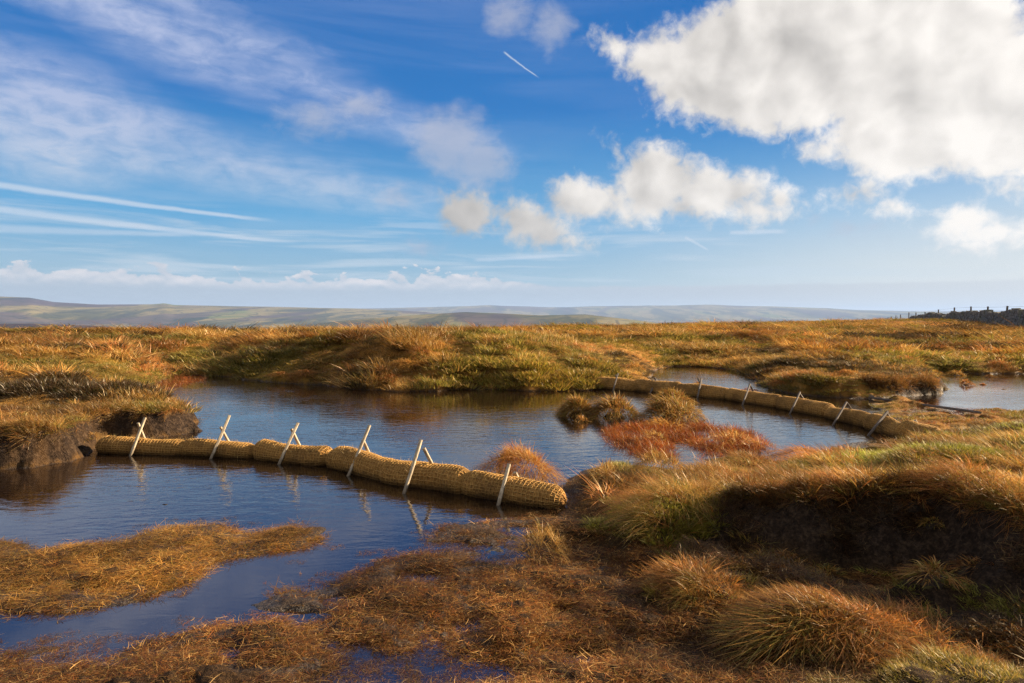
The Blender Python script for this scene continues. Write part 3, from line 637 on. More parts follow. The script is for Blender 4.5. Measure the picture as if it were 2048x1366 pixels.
M_COIR = mat_coir('coir_fibre', (.17, .08, .02), (.42, .215, .055), 28)
M_CORD = mat_coir('coir_cord', (.32, .165, .042), (.62, .36, .11), 40)
class Build:
    def __init__(s): s.v = []; s.f = []; s.n = 0
    def tube(s, pts, frame_n, rad, sides=4, closed=False):
        """pts (k,3) swept with a small cross-section; frame_n (k,3) the outward direction at each point."""
        pts = np.asarray(pts); k = len(pts)
        tg = np.roll(pts, -1, 0) - np.roll(pts, 1, 0)
        if not closed: tg[0] = pts[1] - pts[0]; tg[-1] = pts[-1] - pts[-2]
        tg = unit(tg); nn = unit(frame_n - tg * (frame_n * tg).sum(-1, keepdims=True)); bb = np.cross(tg, nn)
        a = np.arange(sides) * 2 * math.pi / sides
        ring = pts[:, None, :] + (nn[:, None, :] * np.cos(a)[None, :, None] + bb[:, None, :] * np.sin(a)[None, :, None]) * (rad if np.isscalar(rad) else np.asarray(rad)[:, None, None])
        s.v.append(ring.reshape(-1, 3))
        for i in range(k if closed else k - 1):
            j = (i + 1) % k
            for q in range(sides):
                r = (q + 1) % sides
                s.f.append((s.n + i * sides + q, s.n + i * sides + r, s.n + j * sides + r, s.n + j * sides + q))
        s.n += k * sides
    def mesh(s, name, mat, smooth=True): return mesh_np(name, np.concatenate(s.v), np.array(s.f), smooth, mat)
def coir_log(p0, p1, R0, label, group, zc=.085, seed=0, ends=(1, 1), bow=.0, fib=800):
    r = np.random.default_rng(seed)
    p0, p1 = np.array([p0[0], p0[1], zc]), np.array([p1[0], p1[1], zc])
    mid = (p0 + p1) / 2; L = np.linalg.norm(p1 - p0); u = (p1 - p0) / L
    v = np.array([-u[1], u[0], 0]); w = np.array([0, 0, 1.0])
    ph = r.uniform(0, 6.28, 8)
    def rad(t):                                 # bulging bale pinched where it is tied
        e = np.minimum(t, 1 - t) * L
        rim = 1 - .52 * np.clip(1 - e / .12, 0, 1) ** 2.4
        return R0 * rim * (1 + .035 * np.sin(t * 7 + ph[0]) + .025 * np.sin(t * 15 + ph[1]))
    def surf(t, a, off=0.0):
        rr = rad(t) * (1 + .025 * np.sin(3 * a + ph[2] + t * 4) + .02 * np.sin(5 * a + ph[3] - 6 * t)) + off
        ax = u * ((t - .5) * L)[..., None] + v * (bow * np.sin(math.pi * t) + .012 * np.sin(t * 6 + ph[4]))[..., None] + w * (.012 * np.sin(t * 5 + ph[5]))[..., None]
        nr = v * np.cos(a)[..., None] + w * np.sin(a)[..., None] * 1.0
        return ax + nr * rr[..., None], nr
    root = link('coir_log', None); root.location = mid
    root['label'] = label; root['category'] = 'coir log'; root['group'] = group
    # body
    nt, na = 40, 44
    T, A = np.meshgrid(np.linspace(0, 1, nt), np.arange(na) * 2 * math.pi / na, indexing='ij')
    co, _ = surf(T, A); co = co + r.normal(0, .0035, co.shape)
    rings = [co[i] for i in range(nt)]
    def cap(ring, c, s):                        # slightly domed fibre end
        return [c + (ring - c) * f + u * s * h + r.normal(0, .004, ring.shape) for f, h in ((.82, .012), (.5, .022), (.15, .026))]
    c0, c1 = rings[0].mean(0), rings[-1].mean(0)
    rings = cap(rings[0], c0, -1)[::-1] + rings + cap(rings[-1], c1, 1)
    V_ = np.concatenate(rings); K = len(rings)
    i = (np.arange(K - 1)[:, None] * na + np.arange(na)[None, :]); j = (np.arange(K - 1)[:, None] * na + (np.arange(na) + 1)[None, :] % na)
    link('core', mesh_np('core', V_, np.stack([i, j, j + na, i + na], -1).reshape(-1, 4), mat=M_COIR), root)
    # netting
    B = Build(); nl, nr_ = 27, max(4, int(L / .034))
    tt = np.linspace(.0, 1., 46)
    for q in range(nl):
        a = np.full(46, q * 2 * math.pi / nl) + .05 * np.sin(tt * 9 + q) + r.normal(0, .018, 46)
        p, n_ = surf(tt, a, .003); B.tube(p, n_, r.uniform(.003, .0046))
    aa = np.arange(44) * 2 * math.pi / 44
    for q in range(nr_ + 1):
        t = np.clip(np.full(44, q / nr_) + (.012 * np.sin(aa + ph[6] + q * .3) + r.normal(0, .003, 44)) / L, 0, 1)
        p, n_ = surf(t, aa, .004); B.tube(p, n_, r.uniform(.003, .0046), closed=True)
    link('netting', B.mesh('netting', M_CORD), root)
    # loose fibres
    n = fib; t = r.uniform(0, 1, n); a = r.normal(math.pi / 2, .9, n)
    p, n_ = surf(t, a, -.002)
    d = unit(n_ + r.normal(0, .8, (n, 3)))
    co, q, c = blades(p, d, r.uniform(.012, .045, n), r.uniform(.001, .0022, n), r.normal(0, .4, (n, 3)), pick([(.5, .33, .1), (.42, .25, .07), (.6, .45, .18)], n), 3)
    o = link('loose_fibres', mesh_np('loose_fibres', co, q, mat=M_BLADE, cols=c), root); o['kind'] = 'stuff'
    return root
def off(p, q, d):                               # pushes both ends away from the camera, square to the log
    v = Vector((-(q - p).y, (q - p).x, 0)).normalized()
    if v.y < 0: v = -v
    return p + v * d, q + v * d
FRONT = [((186, 907), (362, 912), .108, 'coir log at the left end of the front dam, butting the dark peat bank'),
         ((350, 911), (502, 918), .100, 'low coir log second from the peat bank in the front dam'),
         ((498, 918), (647, 934), .120, 'coir log of the front dam under the third pair of stakes from the peat bank'),
         ((643, 934), (772, 964), .136, 'coir log of the front dam with the tallest pale stake across its middle'),
         ((752, 962), (923, 991), .140, 'fat coir log of the front dam carrying two separate uncrossed stakes'),
         ((914, 988), (1112, 1021), .120, 'coir log at the near end of the front dam with its fibrous round end showing')]
for i, (a, b, r_, lab) in enumerate(FRONT):
    p, q = off(P(*a), P(*b), r_ * .93); coir_log(p, q, r_, lab, 'coir logs of the front dam', .055, 10 + i)
BACK = [((1176, 776), (1270, 783), .160, 'coir log at the far end of the back dam against the mossy bank'),
        ((1262, 782), (1358, 790), .165, 'coir log of the back dam with a blunt overlapping end behind the tussocks'),
        ((1346, 789), (1455, 800), .150, 'coir log of the back dam just behind the pair of tall tussocks'),
        ((1446, 799), (1552, 816), .142, 'coir log of the back dam with open V stakes beside the small red sod'),
        ((1546, 816), (1652, 835), .142, 'bulging coir log of the back dam opposite the dark peat promontory'),
        ((1644, 834), (1734, 857), .122, 'coir log of the back dam curving towards the rusty sedge'),
        ((1722, 856), (1798, 878), .130, 'coir log of the back dam where the stakes stand in dark shade'),
        ((1786, 873), (1862, 889), .130, 'short coir log at the grassy near end of the back dam')]
for i, (a, b, r_, lab) in enumerate(BACK):
    p, q = off(P(*a), P(*b), r_ * .92); coir_log(p, q, r_, lab, 'coir logs of the back dam', (.07, .07, .065, .06, .055, .05, .06, .075)[i], 40 + i, fib=260)

# ------------------------------------------------------------------ wooden stakes
def mat_wood(name, c0, c1):
    m, N, out = material(name)
    tc = N.new('ShaderNodeTexCoord').outputs['Object']
    mp = N.new('ShaderNodeMapping'); N.l.new(tc, mp.inputs[0]); mp.inputs['Scale'].default_value = (60, 60, 5)
    a = N.noise(mp.outputs[0], 1.0, 5, .6, .4); b = N.noise(tc, 9, 3, .5)
    col = N.mix(N.lin(N.m('ADD', N.m('MULTIPLY', a, .7), N.m('MULTIPLY', b, .3)), .35, .65), c0, c1)
    z = N.new('ShaderNodeSeparateXYZ'); N.l.new(N.new('ShaderNodeNewGeometry').outputs['Position'], z.inputs[0])
    col = N.mix(N.step(N.m('ADD', z.outputs[2], N.m('MULTIPLY', b, .06)), .13, .03, 0, .7), col, (.05, .03, .015))
    d = N.new('ShaderNodeBsdfPrincipled'); N.l.new(col, d.inputs['Base Color']); d.inputs['Roughness'].default_value = .75
    bp = N.new('ShaderNodeBump'); bp.inputs['Strength'].default_value = .5; bp.inputs['Distance'].default_value = .002; N.l.new(a, bp.inputs['Height']); N.l.new(bp.outputs[0], d.inputs['Normal'])
    N.l.new(d.outputs[0], out.inputs[0]); return m
M_STAKE = mat_wood('pale_stake_wood', (.16, .12, .075), (.50, .41, .28))
M_GREY = mat_wood('weathered_wood', (.06, .045, .034), (.155, .12, .092))
M_POST = mat_wood('dark_post_wood', (.05, .04, .03), (.12, .10, .08))
def bar(name, a, b, w, t, mat, twist=0.0, seed=0, over=.0):
    """A sawn batten from a to b with softened, slightly uneven edges; origin at its foot."""
    r = random.Random(seed); a, b = Vector(a), Vector(b); ax = (b - a).normalized(); a = a - ax * over
    L = (b - a).length; s = ax.cross(Vector((0, 1, .2))).normalized(); s = Matrix.Rotation(twist, 3, ax) @ s; f = ax.cross(s)
    bm = bmesh.new(); K = 9; c = .18; rings = []
    prof = [(-.5 + c, -.5), (.5 - c, -.5), (.5, -.5 + c), (.5, .5 - c), (.5 - c, .5), (-.5 + c, .5), (-.5, .5 - c), (-.5, -.5 + c)]
    bend = r.uniform(-.006, .006)
    for k in range(K):
        h = k / (K - 1); o = s * bend * math.sin(h * 3.14) ; g = 1 + r.uniform(-.04, .04)
        z0 = ax * L * h + (ax * r.uniform(0, .004) if k == K - 1 else Vector())
        rings.append([bm.verts.new(z0 + o + s * (u * w * g) + f * (v_ * t * g)) for u, v_ in prof])
    for k in range(K - 1):
        for q in range(8): bm.faces.new((rings[k][q], rings[k][(q + 1) % 8], rings[k + 1][(q + 1) % 8], rings[k + 1][q]))
    bm.faces.new(rings[-1]); bm.faces.new(rings[0][::-1]); bm.normal_update()
    me = bpy.data.meshes.new(name); bm.to_mesh(me); bm.free(); me.materials.append(mat)
    o = link(name, me); o.location = a; return o
PAIRS = [('first pair of the front dam, by the peat bank', (290, 836), (263, 912), (276, 846), (289, 877)),
         ('second pair of the front dam from the peat bank', (459, 831), (422, 917), (441, 854), (459, 887)),
         ('third pair of the front dam from the peat bank', (596, 846), (560, 928), (583, 858), (602, 895)),
         ('fourth pair of the front dam from the peat bank', (739, 851), (697, 951), (726, 880), (739, 908)),
         ('parted pair on the fattest log of the front dam', (842, 880), (808, 986), (848, 897), (864, 926)),
         ('low pair at the near end of the front dam', (1018, 929), (997, 1009), (1030, 945), (1037, 962)),
         ('farthest pair of the back dam, under the mossy bank', (1236, 747), (1226, 782), (1231, 750), (1238, 763)),
         ('second farthest pair of the back dam, before the shining pool', (1313, 757), (1300, 786), (1309, 756), (1319, 769)),
         ('pair of the back dam in front of the dark sod', (1403, 757), (1394, 796), (1396, 756), (1406, 777)),
         ('open pair of the back dam right of the dark sod', (1500, 768), (1484, 810), (1500, 770), (1510, 789)),
         ('pair of the back dam opposite the peat promontory', (1600, 784), (1579, 828), (1598, 786), (1608, 801)),
         ('pair of the back dam nearest the fallen board', (1693, 804), (1665, 850), (1693, 805), (1706, 823)),
         ('dark pair of the back dam before the rusty sedge', (1775, 823), (1736, 870), (1772, 825), (1785, 843)),
         ('last pair at the grassy end of the back dam', (1824, 846), (1800, 874), (1830, 841), (1849, 869))]
for i, (where, t0, b0, t1, b1) in enumerate(PAIRS):
    foot = P(*b0); D = foot.y; grp = 'stakes of the front dam' if i < 6 else 'stakes of the back dam'
    w = .028 if i < 6 else .029
    o = bar('wooden_stake', foot - Vector((0, .015, 0)), PD(*t0, D + .20), w, w * .8, M_STAKE if i < 6 else M_GREY, rnd.uniform(-.5, .5), i, .22)
    o['label'] = 'front stake of the ' + where; o['category'] = 'stake'; o['group'] = grp
    dz = .235 if i < 5 else .1
    o = bar('wooden_stake', PD(*b1, D + .30), PD(*t1, D + .235), w, w * .8, M_STAKE if i < 6 or i == 13 else M_GREY, rnd.uniform(-.5, .5), 50 + i, .30)
    o['label'] = 'rear stake of the ' + where; o['category'] = 'stake'; o['group'] = grp

# ------------------------------------------------------------------ fallen timber in the right-hand pool
o = bar('wooden_board', P(1706, 781, .09), P(1744, 796, .02), .10, .022, M_GREY, 1.2, 91); o['label'] = 'short weathered board tilting out of the water beside the peat promontory'; o['category'] = 'board'
o = bar('wooden_pole', P(1740, 795, .035), P(1960, 825, .10), .045, .035, M_GREY, .3, 92); o['label'] = 'long grey pole lying across the pool edge into the rusty sedge'; o['category'] = 'pole'

# ------------------------------------------------------------------ tussocks and other single plants
def tussock_mesh(name, n, pal, seed, lean=-.25, droop=.9, wid=.012, up=.9, levels=4, spread=.80):
    """Unit tussock: about 1 high and 1 in radius; blades arch outward from a crowded crown."""
    r = np.random.default_rng(seed)
    a = r.uniform(0, 2 * math.pi, n); rr = np.sqrt(r.uniform(0, 1, n)) * spread
    o = np.stack([np.cos(a), np.sin(a), np.zeros(n)], -1)
    lump = 1 + .16 * np.sin(3 * a + seed) + .12 * np.sin(5 * a - seed)
    root = o * (rr * lump)[:, None]; root[:, 2] = (.60 if spread > .5 else .02) * np.clip(1 - (rr / (spread + .01)) ** 2, 0, 1) ** .6 + r.normal(0, .03, n) - .02
    if spread > .5:                             # several crowded shoots, not one centre
        cc = np.stack([r.uniform(-.5, .5, 6), r.uniform(-.5, .5, 6)], -1); k_ = ((root[:, None, :2] - cc[None]) ** 2).sum(-1).argmin(1)
        loc = np.concatenate([(root[:, :2] - cc[k_]) * 1.5, np.zeros((n, 1))], -1) + np.concatenate([r.normal(0, .30, (6, 2)), np.zeros((6, 1))], -1)[k_]
        out = loc + o * (rr * .65)[:, None] + r.normal(0, .30, (n, 3)) * [1, 1, .5]
    else: out = o * (rr * 1.15 * .8 / spread)[:, None] + r.normal(0, .33, (n, 3)) * [1, 1, .5]
    low = (r.uniform(0, 1, n) < .22) * (spread > .5)                                    # collapsed dead blades
    d = unit(out * (.8 + .6 * low)[:, None] + np.stack([np.full(n, lean * .6), np.zeros(n), up * (1 - .75 * low) * (1 - .55 * rr / .8)], -1))
    ln = r.uniform(.24, .58, n) * (1.08 - .2 * rr)
    bend = out * .35 + np.array([lean * .8, 0, 0]) + np.stack([np.zeros(n), np.zeros(n), -r.uniform(.2, 1.0, n) * droop * (.45 + rr)], -1)
    tone = pick(pal, n, r)
    if n >= 2000 and spread > .5 and droop > 1: # shaggy mound: each shoot in its own colour, shorter tangled blades
        ln = ln * .62; bend = bend + r.normal(0, .22, (n, 3))
        for j, p_ in enumerate((BROWN, BROWN + STRAW[:2], GREEN + BROWN + STRAW[:2], BROWN + HEATH[:2], GREEN + STRAW[:3], BROWN + RUST[:2])):
            s_ = k_ == j; tone[s_] = pick(p_, int(s_.sum()), r)
    co, q, c = blades(root, d, ln, r.uniform(.6, 1.4, n) * wid, bend, tone, levels, r=r)
    return mesh_np(name, co, q, mat=M_BLADE, cols=c)
def mound_mesh(name, seed, mat):
    r = np.random.default_rng(seed); K, A = 9, 26; v = []
    ph = r.uniform(0, 6.28, 4)
    for i in range(K):
        h = i / (K - 1)
        for j in range(A):
            a = j * 2 * math.pi / A
            rad = .58 * math.cos(h * 1.45) ** .6 * (1 + .16 * math.sin(3 * a + ph[0]) + .1 * math.sin(5 * a + ph[1])) * (1 + r.normal(0, .04))
            v.append((rad * math.cos(a), rad * math.sin(a), -.25 + h * .52 + r.normal(0, .015)))
    f = [(i * A + j, i * A + (j + 1) % A, (i + 1) * A + (j + 1) % A, (i + 1) * A + j) for i in range(K - 1) for j in range(A)]
    return mesh_np(name, v, f, mat=mat)
mp_, N, out = material('root_peat')
tc = N.new('ShaderNodeTexCoord').outputs['Object']; nz = N.noise(tc, 9, 5, .7)
d = N.new('ShaderNodeBsdfPrincipled'); N.l.new(N.ramp(nz, [(.3, (.012, .008, .005)), (.6, (.05, .03, .014)), (.8, (.12, .07, .025))]), d.inputs['Base Color']); d.inputs['Roughness'].default_value = .9
bp = N.new('ShaderNodeBump'); bp.inputs['Strength'].default_value = .8; bp.inputs['Distance'].default_value = .05; N.l.new(nz, bp.inputs['Height']); N.l.new(bp.outputs[0], d.inputs['Normal']); N.l.new(d.outputs[0], out.inputs[0])
MOUND = [mound_mesh('root_mound', s_, mp_) for s_ in range(3)]
PALS = dict(tan=STRAW[:4] + RUST[:3], straw=STRAW, brown=BROWN, rust=RUST, red=RED, green=[*GREEN, *STRAW[:3]], gold=[(.5, .28, .06), (.44, .21, .04), (.36, .15, .03)], mix=[*BROWN, *STRAW, *GREEN[:2]])
_cache = {}
def tussock(x, y, z, rx, rz, pal, label, cat='tussock', group=None, n=620, var=0, mound=True, lean=-.25, wid=None, ry=None, yaw=None, name='grass_tussock', droop=.9):
    key = (pal, n, var, lean, wid, droop)
    if key not in _cache: _cache[key] = tussock_mesh(name, n, PALS[pal], 7 * var + len(_cache), lean, droop, wid or .012, spread=.06 if name == 'red_sprig' else .12 if n < 60 else .80)
    o = link(name, _cache[key]); o.location = (x, y, z); o.scale = (rx, ry or rx, rz)
    o.rotation_euler.z = yaw if yaw is not None else rnd.uniform(-.5, .5)
    o['label'] = label; o['category'] = cat
    if group: o['group'] = group
    if mound: link('root_mound', MOUND[var % 3], o)
    return o
def tz_at(x, y): return float(terrain(np.array([x]), np.array([y]))[0][0])
def tus(px, py, w, h, pal, label, z=0.0, **kw):
    inwater = kw.get('ground', True) is False
    kw.setdefault('mound', inwater)
    """px, py: foot of the clump at the middle of its near edge; w, h: its size in the photograph."""
    p = P(px, py, z); rx = w / FPX * p.y / 2 * (.95 if inwater else 1.0); ryy = min(rx, .9 * rx)
    y = p.y + ryy * .7; x = p.x * y / p.y
    zz = max(tz_at(x, y), 0.0) if kw.pop('ground', True) else z
    if 'wid' not in kw: kw['wid'] = round(max(.0042, .00078 * y) / rx, 3)
    kw.setdefault('n', 3000 if inwater else 1000)
    return tussock(x, y, zz - (.03 if inwater else .01), rx, h / FPX * p.y, pal, label, ry=ryy, **kw)
WT = 'tussocks standing in the pond'
tus(1153, 834, 74, 50, 'mix', 'brown tussock in the pond, left of the bigger green-tipped one', group=WT, var=0, ground=False)
tus(1228, 840, 110, 58, 'mix', 'wide brown and green tussock in the pond beside a smaller brown one', group=WT, var=1, ground=False)
tus(1163, 845, 40, 22, 'gold', 'small golden tuft in the pond at the foot of the brown tussock', group=WT, var=2, n=160, mound=False, ground=False)
tus(1345, 812, 92, 40, 'mix', 'dark topped tussock against the back dam, behind another tussock', group=WT, var=3, ground=False)
tus(1342, 848, 132, 66, 'mix', 'broad olive and straw tussock at the back edge of the red sedge', group=WT, var=4, ground=False)
tus(1385, 838, 50, 40, 'straw', 'straw tuft on the sunny side of the broad olive tussock', group=WT, var=4, n=200, mound=False, ground=False)
tus(1325, 864, 90, 34, 'gold', 'golden tuft among the red sedge, nearest the broad tussock', group='tufts in the red sedge', var=2, n=220, mound=False)
tus(1306, 892, 84, 36, 'straw', 'pale tuft in the middle of the red sedge', group='tufts in the red sedge', var=5, n=220, mound=False)
tus(1462, 900, 130, 44, 'tan', 'rust and straw tussock at the right end of the red sedge', group='tufts in the red sedge', var=6, n=420)
tus(1515, 906, 90, 32, 'rust', 'low rusty tuft at the water tip of the red sedge', group='tufts in the red sedge', var=7, n=220)
tus(1036, 968, 170, 84, 'tan', 'large glowing rust coloured tussock behind the near end of the front dam', n=3600, var=8, wid=.010, lean=-.12)
tus(1086, 1120, 130, 84, 'straw', 'shaggy straw tussock on the bog mat in front of the near dam end', n=800, var=9, wid=.009, z=.05)
tus(1212, 978, 66, 54, 'straw', 'upright straw tuft on the pond edge between two larger tussocks', n=380, var=10, lean=-.1, z=.05, mound=False)
tus(1318, 980, 130, 66, 'straw', 'bushy straw tussock at the pond edge below the red sedge', var=11, lean=-.1, z=.05)
tus(1285, 1062, 150, 54, 'rust', 'swept rusty tussock overhanging the muddy gap by the dam end', n=900, var=12, lean=-.6, z=.06, wid=.009)
tus(1490, 955, 130, 44, 'mix', 'olive brown tussock on the near shore of the back pool', var=13, lean=-.4, z=.08)
tus(1610, 925, 120, 40, 'rust', 'rusty wind-swept tussock on the shore below the back dam', var=14, lean=-.6, z=.1)
tus(1700, 905, 110, 36, 'rust', 'rusty tussock on the shore nearest the back dam end', n=460, var=15, lean=-.5, z=.12)
tus(1345, 1040, 170, 80, 'green', 'large straw and green tussock on the middle of the near bank', n=900, var=16, lean=-.4, z=.2, wid=.009)
tus(1450, 1010, 150, 60, 'straw', 'straw tussock at the lip of the near peat face', n=700, var=17, lean=-.4, z=.25, wid=.009)
tus(1290, 1085, 150, 70, 'mix', 'dark olive tussock at the foot of the near bank', n=700, var=18, lean=-.5, z=.1, wid=.009)
tus(1920, 985, 170, 90, 'rust', 'long rusty grass streaming in the wind above the black peat face', var=19, lean=-.9, z=.55, wid=.008, droop=.5, mound=False)
tus(1990, 930, 130, 40, 'straw', 'pale tuft beside the dark gap on the right bank', n=380, var=20, lean=-.6, z=.5, mound=False)
# the two shaggy mounds in the foreground
for px, D, w, rz, pal, lab, vr, nn in ((1390, 3.43, .26, .17, 'green', 'smaller golden green mound of grass on the dark mud', 21, 1300), (1500, 3.60, .34, .14, 'straw', 'low straw saddle joining the two grassy mounds', 22, 1000), (1655, 2.96, .42, .23, 'mix', 'largest shaggy brown and green mound in front of the black mud', 23, 2000)):
    x = (px - 1024) / FPX * D
    tussock(x, D, tz_at(x, D) - .10, w, rz, pal, lab, n=nn * 3, var=vr, wid=.0085, lean=-.3, ry=w * .8, yaw=0, mound=False, droop=1.1)
for px, py, w, h, pal, lab in ((1870, 748, 26, 13, 'gold', 'small golden clump on the black mud behind the pale pool'), (1912, 752, 42, 16, 'straw', 'straw clump at the top edge of the pale pool'), (1932, 771, 32, 17, 'rust', 'largest round sod standing in the pale pool'), (1966, 770, 14, 7, 'rust', 'tiny sod right of the largest sod in the pale pool'), (2008, 779, 13, 5, 'brown', 'flat brown sod low in the pale pool'), (1981, 755, 26, 9, 'brown', 'brown clump at the muddy back rim of the pale pool'), (1398, 774, 32, 15, 'brown', 'dark sod in the shining pool behind a pair of stakes'), (1498, 786, 60, 14, 'red', 'low reddish sod just behind the back dam')):
    tus(px, py, w, h, pal, lab, group='sods in the pools', n=300, var=3, ground=False)
for px, py, w, h, lab in ((820, 1206, 34, 40, 'bright golden tuft standing in the front channel'), (1205 // 2, 1150, 20, 26, 'thin golden tuft by the channel bend'), (530, 1170, 22, 26, 'thin reddish sprig in the shallow channel')):
    tus(px, py, w, h, 'red' if 'reddish' in lab else 'gold', lab, n=36, var=5, mound=False, wid=.02)
for px, py, z_, lab in ((1572, 1070, .28, 'red sprig on the peat nearest the grassy slope'), (1700, 1062, .33, 'small red sprig in the middle of the black peat face'), (1866, 1052, .4, 'reddest straggling sprig high on the black peat face'), (1898, 1080, .33, 'red sprig with thin arms below the straggling one'), (1990, 1140, .25, 'dark red sprig low at the right of the peat'), (1936, 1158, .2, 'bent red sprig at the foot of the peat face')):
    p = P(px, py, z_); x, y = p.x, p.y
    tussock(x, y, tz_at(x, y) - .01, .07, .09, 'red' if 'dark' in lab else 'rust', lab, cat='sprig', group='red sprigs on the peat', n=26, var=30 + int(px) % 3, mound=False, wid=.03, lean=-.4, name='red_sprig')
# tussocks crowding the far bank above the pond
def bank_row(spots, label, group, size, seed):
    r = random.Random(seed)
    for px, D in spots:
        x, y = (px - 1024) / FPX * D, D; z = tz_at(x, y)
        if z < .05: continue
        s_ = r.uniform(.75, 1.25) * size
        tussock(x, y, z - .04, s_, s_ * r.uniform(.45, .8), r.choice(['straw', 'mix', 'rust', 'mix', 'green', 'gold']), label, group=group, n=520, var=r.randrange(3), wid=.026 if seed != 6 else .018, lean=-.3, mound=False)
r_ = random.Random(4)
bank_row([(r_.uniform(430, 1180), 14.1 + r_.random() ** 1.3 * 4.6) for _ in range(70)], 'shaggy grass tussock on the long bank beyond the pond', 'tussocks on the long far bank', .30, 1)
bank_row([(r_.uniform(0, 330), r_.uniform(12.5, 21)) for _ in range(40)], 'golden grass tussock on the slope left of the pond', 'tussocks on the left slope', .28, 2)
bank_row([(r_.uniform(1250, 2040), r_.uniform(17, 30)) for _ in range(60)], 'grass tussock on the open moor beyond the pools', 'tussocks on the open moor', .34, 3)
bank_row([(r_.uniform(1500, 1880), r_.uniform(13.6, 17)) for _ in range(26)], 'mossy grass tussock on the peat promontory between the pools', 'tussocks on the peat promontory', .24, 4)
bank_row([(r_.uniform(1880, 2080), r_.uniform(18.2, 23)) for _ in range(22)], 'rounded grass tussock on the bank above the pale pool', 'tussocks above the pale pool', .30, 5)
bank_row([(r_.uniform(1180, 2040), r_.uniform(4.4, 7.4)) for _ in range(60)], 'straw and olive tussock on the grassy bank above the near peat face', 'tussocks on the near bank', .12, 6)
bank_row([(r_.uniform(-20, 360), r_.uniform(7.6, 12)) for _ in range(30)], 'brown grass tussock on the peat shelf behind the front dam', 'tussocks on the left peat shelf', .17, 7)
for k in range(16):                              # turf slumped down the peat face
    px, D = r_.uniform(1470, 2040), r_.uniform(3.25, 4.15); x = (px - 1024) / FPX * D; s_ = r_.uniform(.06, .12)
    tussock(x, D, tz_at(x, D) - .02, s_ * 1.3, s_, r_.choice(['brown', 'mix', 'green', 'brown']), 'clod of slumped turf lying on the black peat slope', cat='turf clod', group='slumped turf on the peat face', n=260, var=r_.randrange(3), wid=.045, ry=s_, lean=-.2, name='turf_clod')
# floating sod of peat
o = link('floating_sod', mound_mesh('floating_sod', 9, mp_)); p = P(330, 1009); o.location = (p.x, p.y, -.012); o.scale = (.085, .04, .055); o['label'] = 'black scrap of peat floating alone on the front pool'; o['category'] = 'sod'

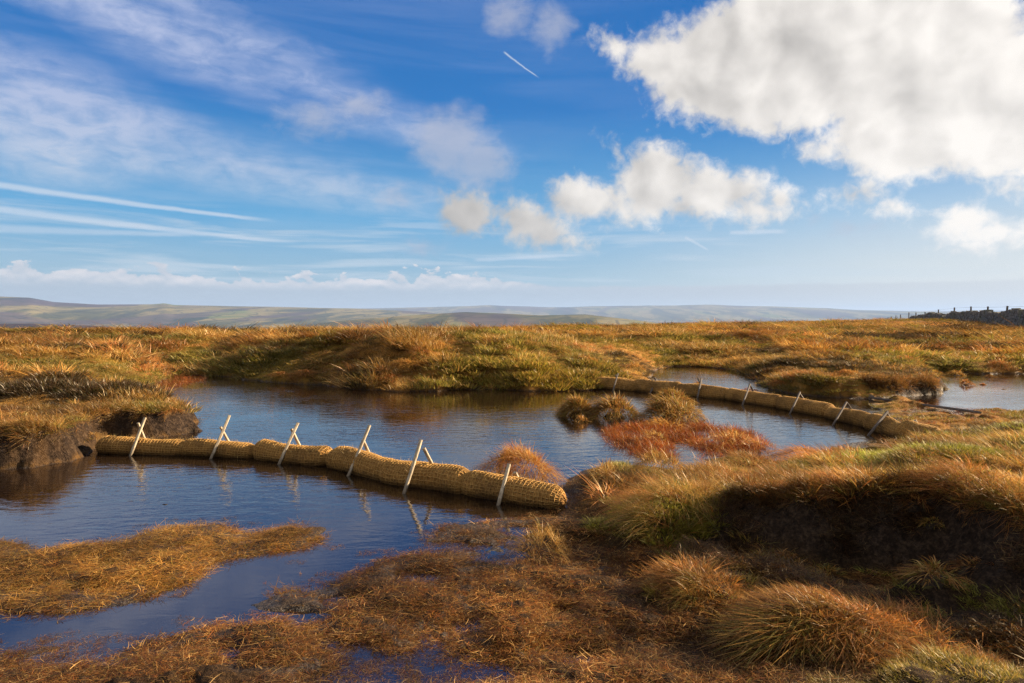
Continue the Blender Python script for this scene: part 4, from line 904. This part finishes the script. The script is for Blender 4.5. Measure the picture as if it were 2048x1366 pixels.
# ------------------------------------------------------------------ dry stone wall and wire fence on the right skyline
WA, WB = 12.53, .4567                            # the fence runs x = WA + WB * y
def fence_xy(D, back=0.0): return WA + WB * D + back * .4, D + back * .9
mstone, N, out = material('wall_stone')
tc = N.new('ShaderNodeNewGeometry'); ob = tc.outputs['Position']; a = N.noise(ob, 3.5, 6, .7); b = N.noise(ob, 1.1, 2, .5)
d = N.new('ShaderNodeBsdfPrincipled'); N.l.new(N.mix(N.step(b, .5, .65, 0, .5), N.ramp(a, [(.3, (.05, .05, .05)), (.55, (.16, .15, .135)), (.75, (.30, .29, .26))]), (.10, .11, .05)), d.inputs['Base Color']); d.inputs['Roughness'].default_value = .9
N.l.new(d.outputs[0], out.inputs[0])
def stones(name, rows, seed, cope=False):
    r = random.Random(seed); V_, F_ = [], []
    D = 27.0
    top = lambda dd: .12 * math.sin(dd * .35) + .08 * math.sin(dd * .9 + 1) + (-.15 if 66 < dd < 68.5 else 0)
    def block(D, z0, l, h, t):
        x, y = fence_xy(D, 1.6); ux, uy = WB / math.hypot(WB, 1), 1 / math.hypot(WB, 1); n = len(V_)
        for dz in (0, 1):
            for su, sv in ((-1, -1), (1, -1), (1, 1), (-1, 1)):
                u, v = su * l / 2 * r.uniform(.82, 1), sv * t / 2 * r.uniform(.85, 1.05)
                V_.append((x + ux * u + uy * v, y + uy * u - ux * v, z0 + dz * h * r.uniform(.85, 1.04)))
        F_.extend([(n, n + 3, n + 2, n + 1), (n + 4, n + 5, n + 6, n + 7)] + [(n + i, n + (i + 1) % 4, n + 4 + (i + 1) % 4, n + 4 + i) for i in range(4)])
    while D < 132:
        x, y = fence_xy(D, 1.6); g = tz_cache(D)
        step = .42 if D < 80 else .7
        if cope: block(D, g + .84 + top(D), step * r.uniform(.5, .9), r.uniform(.2, .34), .5)
        else:
            for k in range(rows): block(D + (k % 2) * .2, g - .1 + k * (.96 + top(D)) / rows, step * r.uniform(.85, 1.15), (.96 + top(D)) / rows * .98, .62 - .03 * k + r.uniform(-.06, .06))
        D += step
    return mesh_np(name, V_, F_, False, mstone)
_dd = np.arange(24.0, 140.0, .5); _fx = np.array([fence_xy(v, 1.6) for v in _dd]); _tz = terrain(_fx[:, 0], _fx[:, 1])[0]
_tz = np.convolve(np.pad(_tz, 4, mode='edge'), np.ones(9) / 9, 'valid')
def tz_cache(D): return float(np.interp(D, _dd, _tz))
wall = link('dry_stone_wall', stones('dry_stone_wall', 6, 3)); wall['label'] = 'long dark dry stone wall running up the moor to the skyline'; wall['category'] = 'wall'
link('cope_stones', stones('cope_stones', 1, 8, True), wall)
fence = link('wire_fence', None); fx, fy = fence_xy(46); fence.location = (fx, fy, tz_cache(46)); fence['label'] = 'post and wire fence standing in front of the dry stone wall'; fence['category'] = 'fence'
fence_inv = Vector(fence.location); tops = []
for k, (px, py, lean) in enumerate(((2062, 611, .06), (2015, 612, .10), (1976, 613, .03), (1942, 613, .01), (1909, 615, .05), (1877, 619, .04), (1850, 624, 0), (1832, 625, .03), (1818, 625, .05), (1801, 629, .02), (1792, 631, 0), (1783, 633, 0), (1776, 635, 0))):
    D = WA / ((px - 1024) / FPX - WB); D = min(D, 128); tp = PD(px, py, D); x, y = tp.x, tp.y
    b = Vector((x - lean * 1.4, y, tz_at(x, y) - .2))
    o = bar('post', b, tp, .11, .10, M_POST, .2, 200 + k); o.parent = fence; o.location = Vector(o.location) - fence_inv; tops.append(tp)
Bw = Build()
for drop in (.06, .32, .6):
    pts = np.array([[t.x, t.y, t.z - drop] for t in tops]) - np.array(fence_inv)
    Bw.tube(pts, np.tile([[0, 0, 1.0]], (len(pts), 1)), .006, 4)
link('wire', Bw.mesh('wire', M_POST), fence)
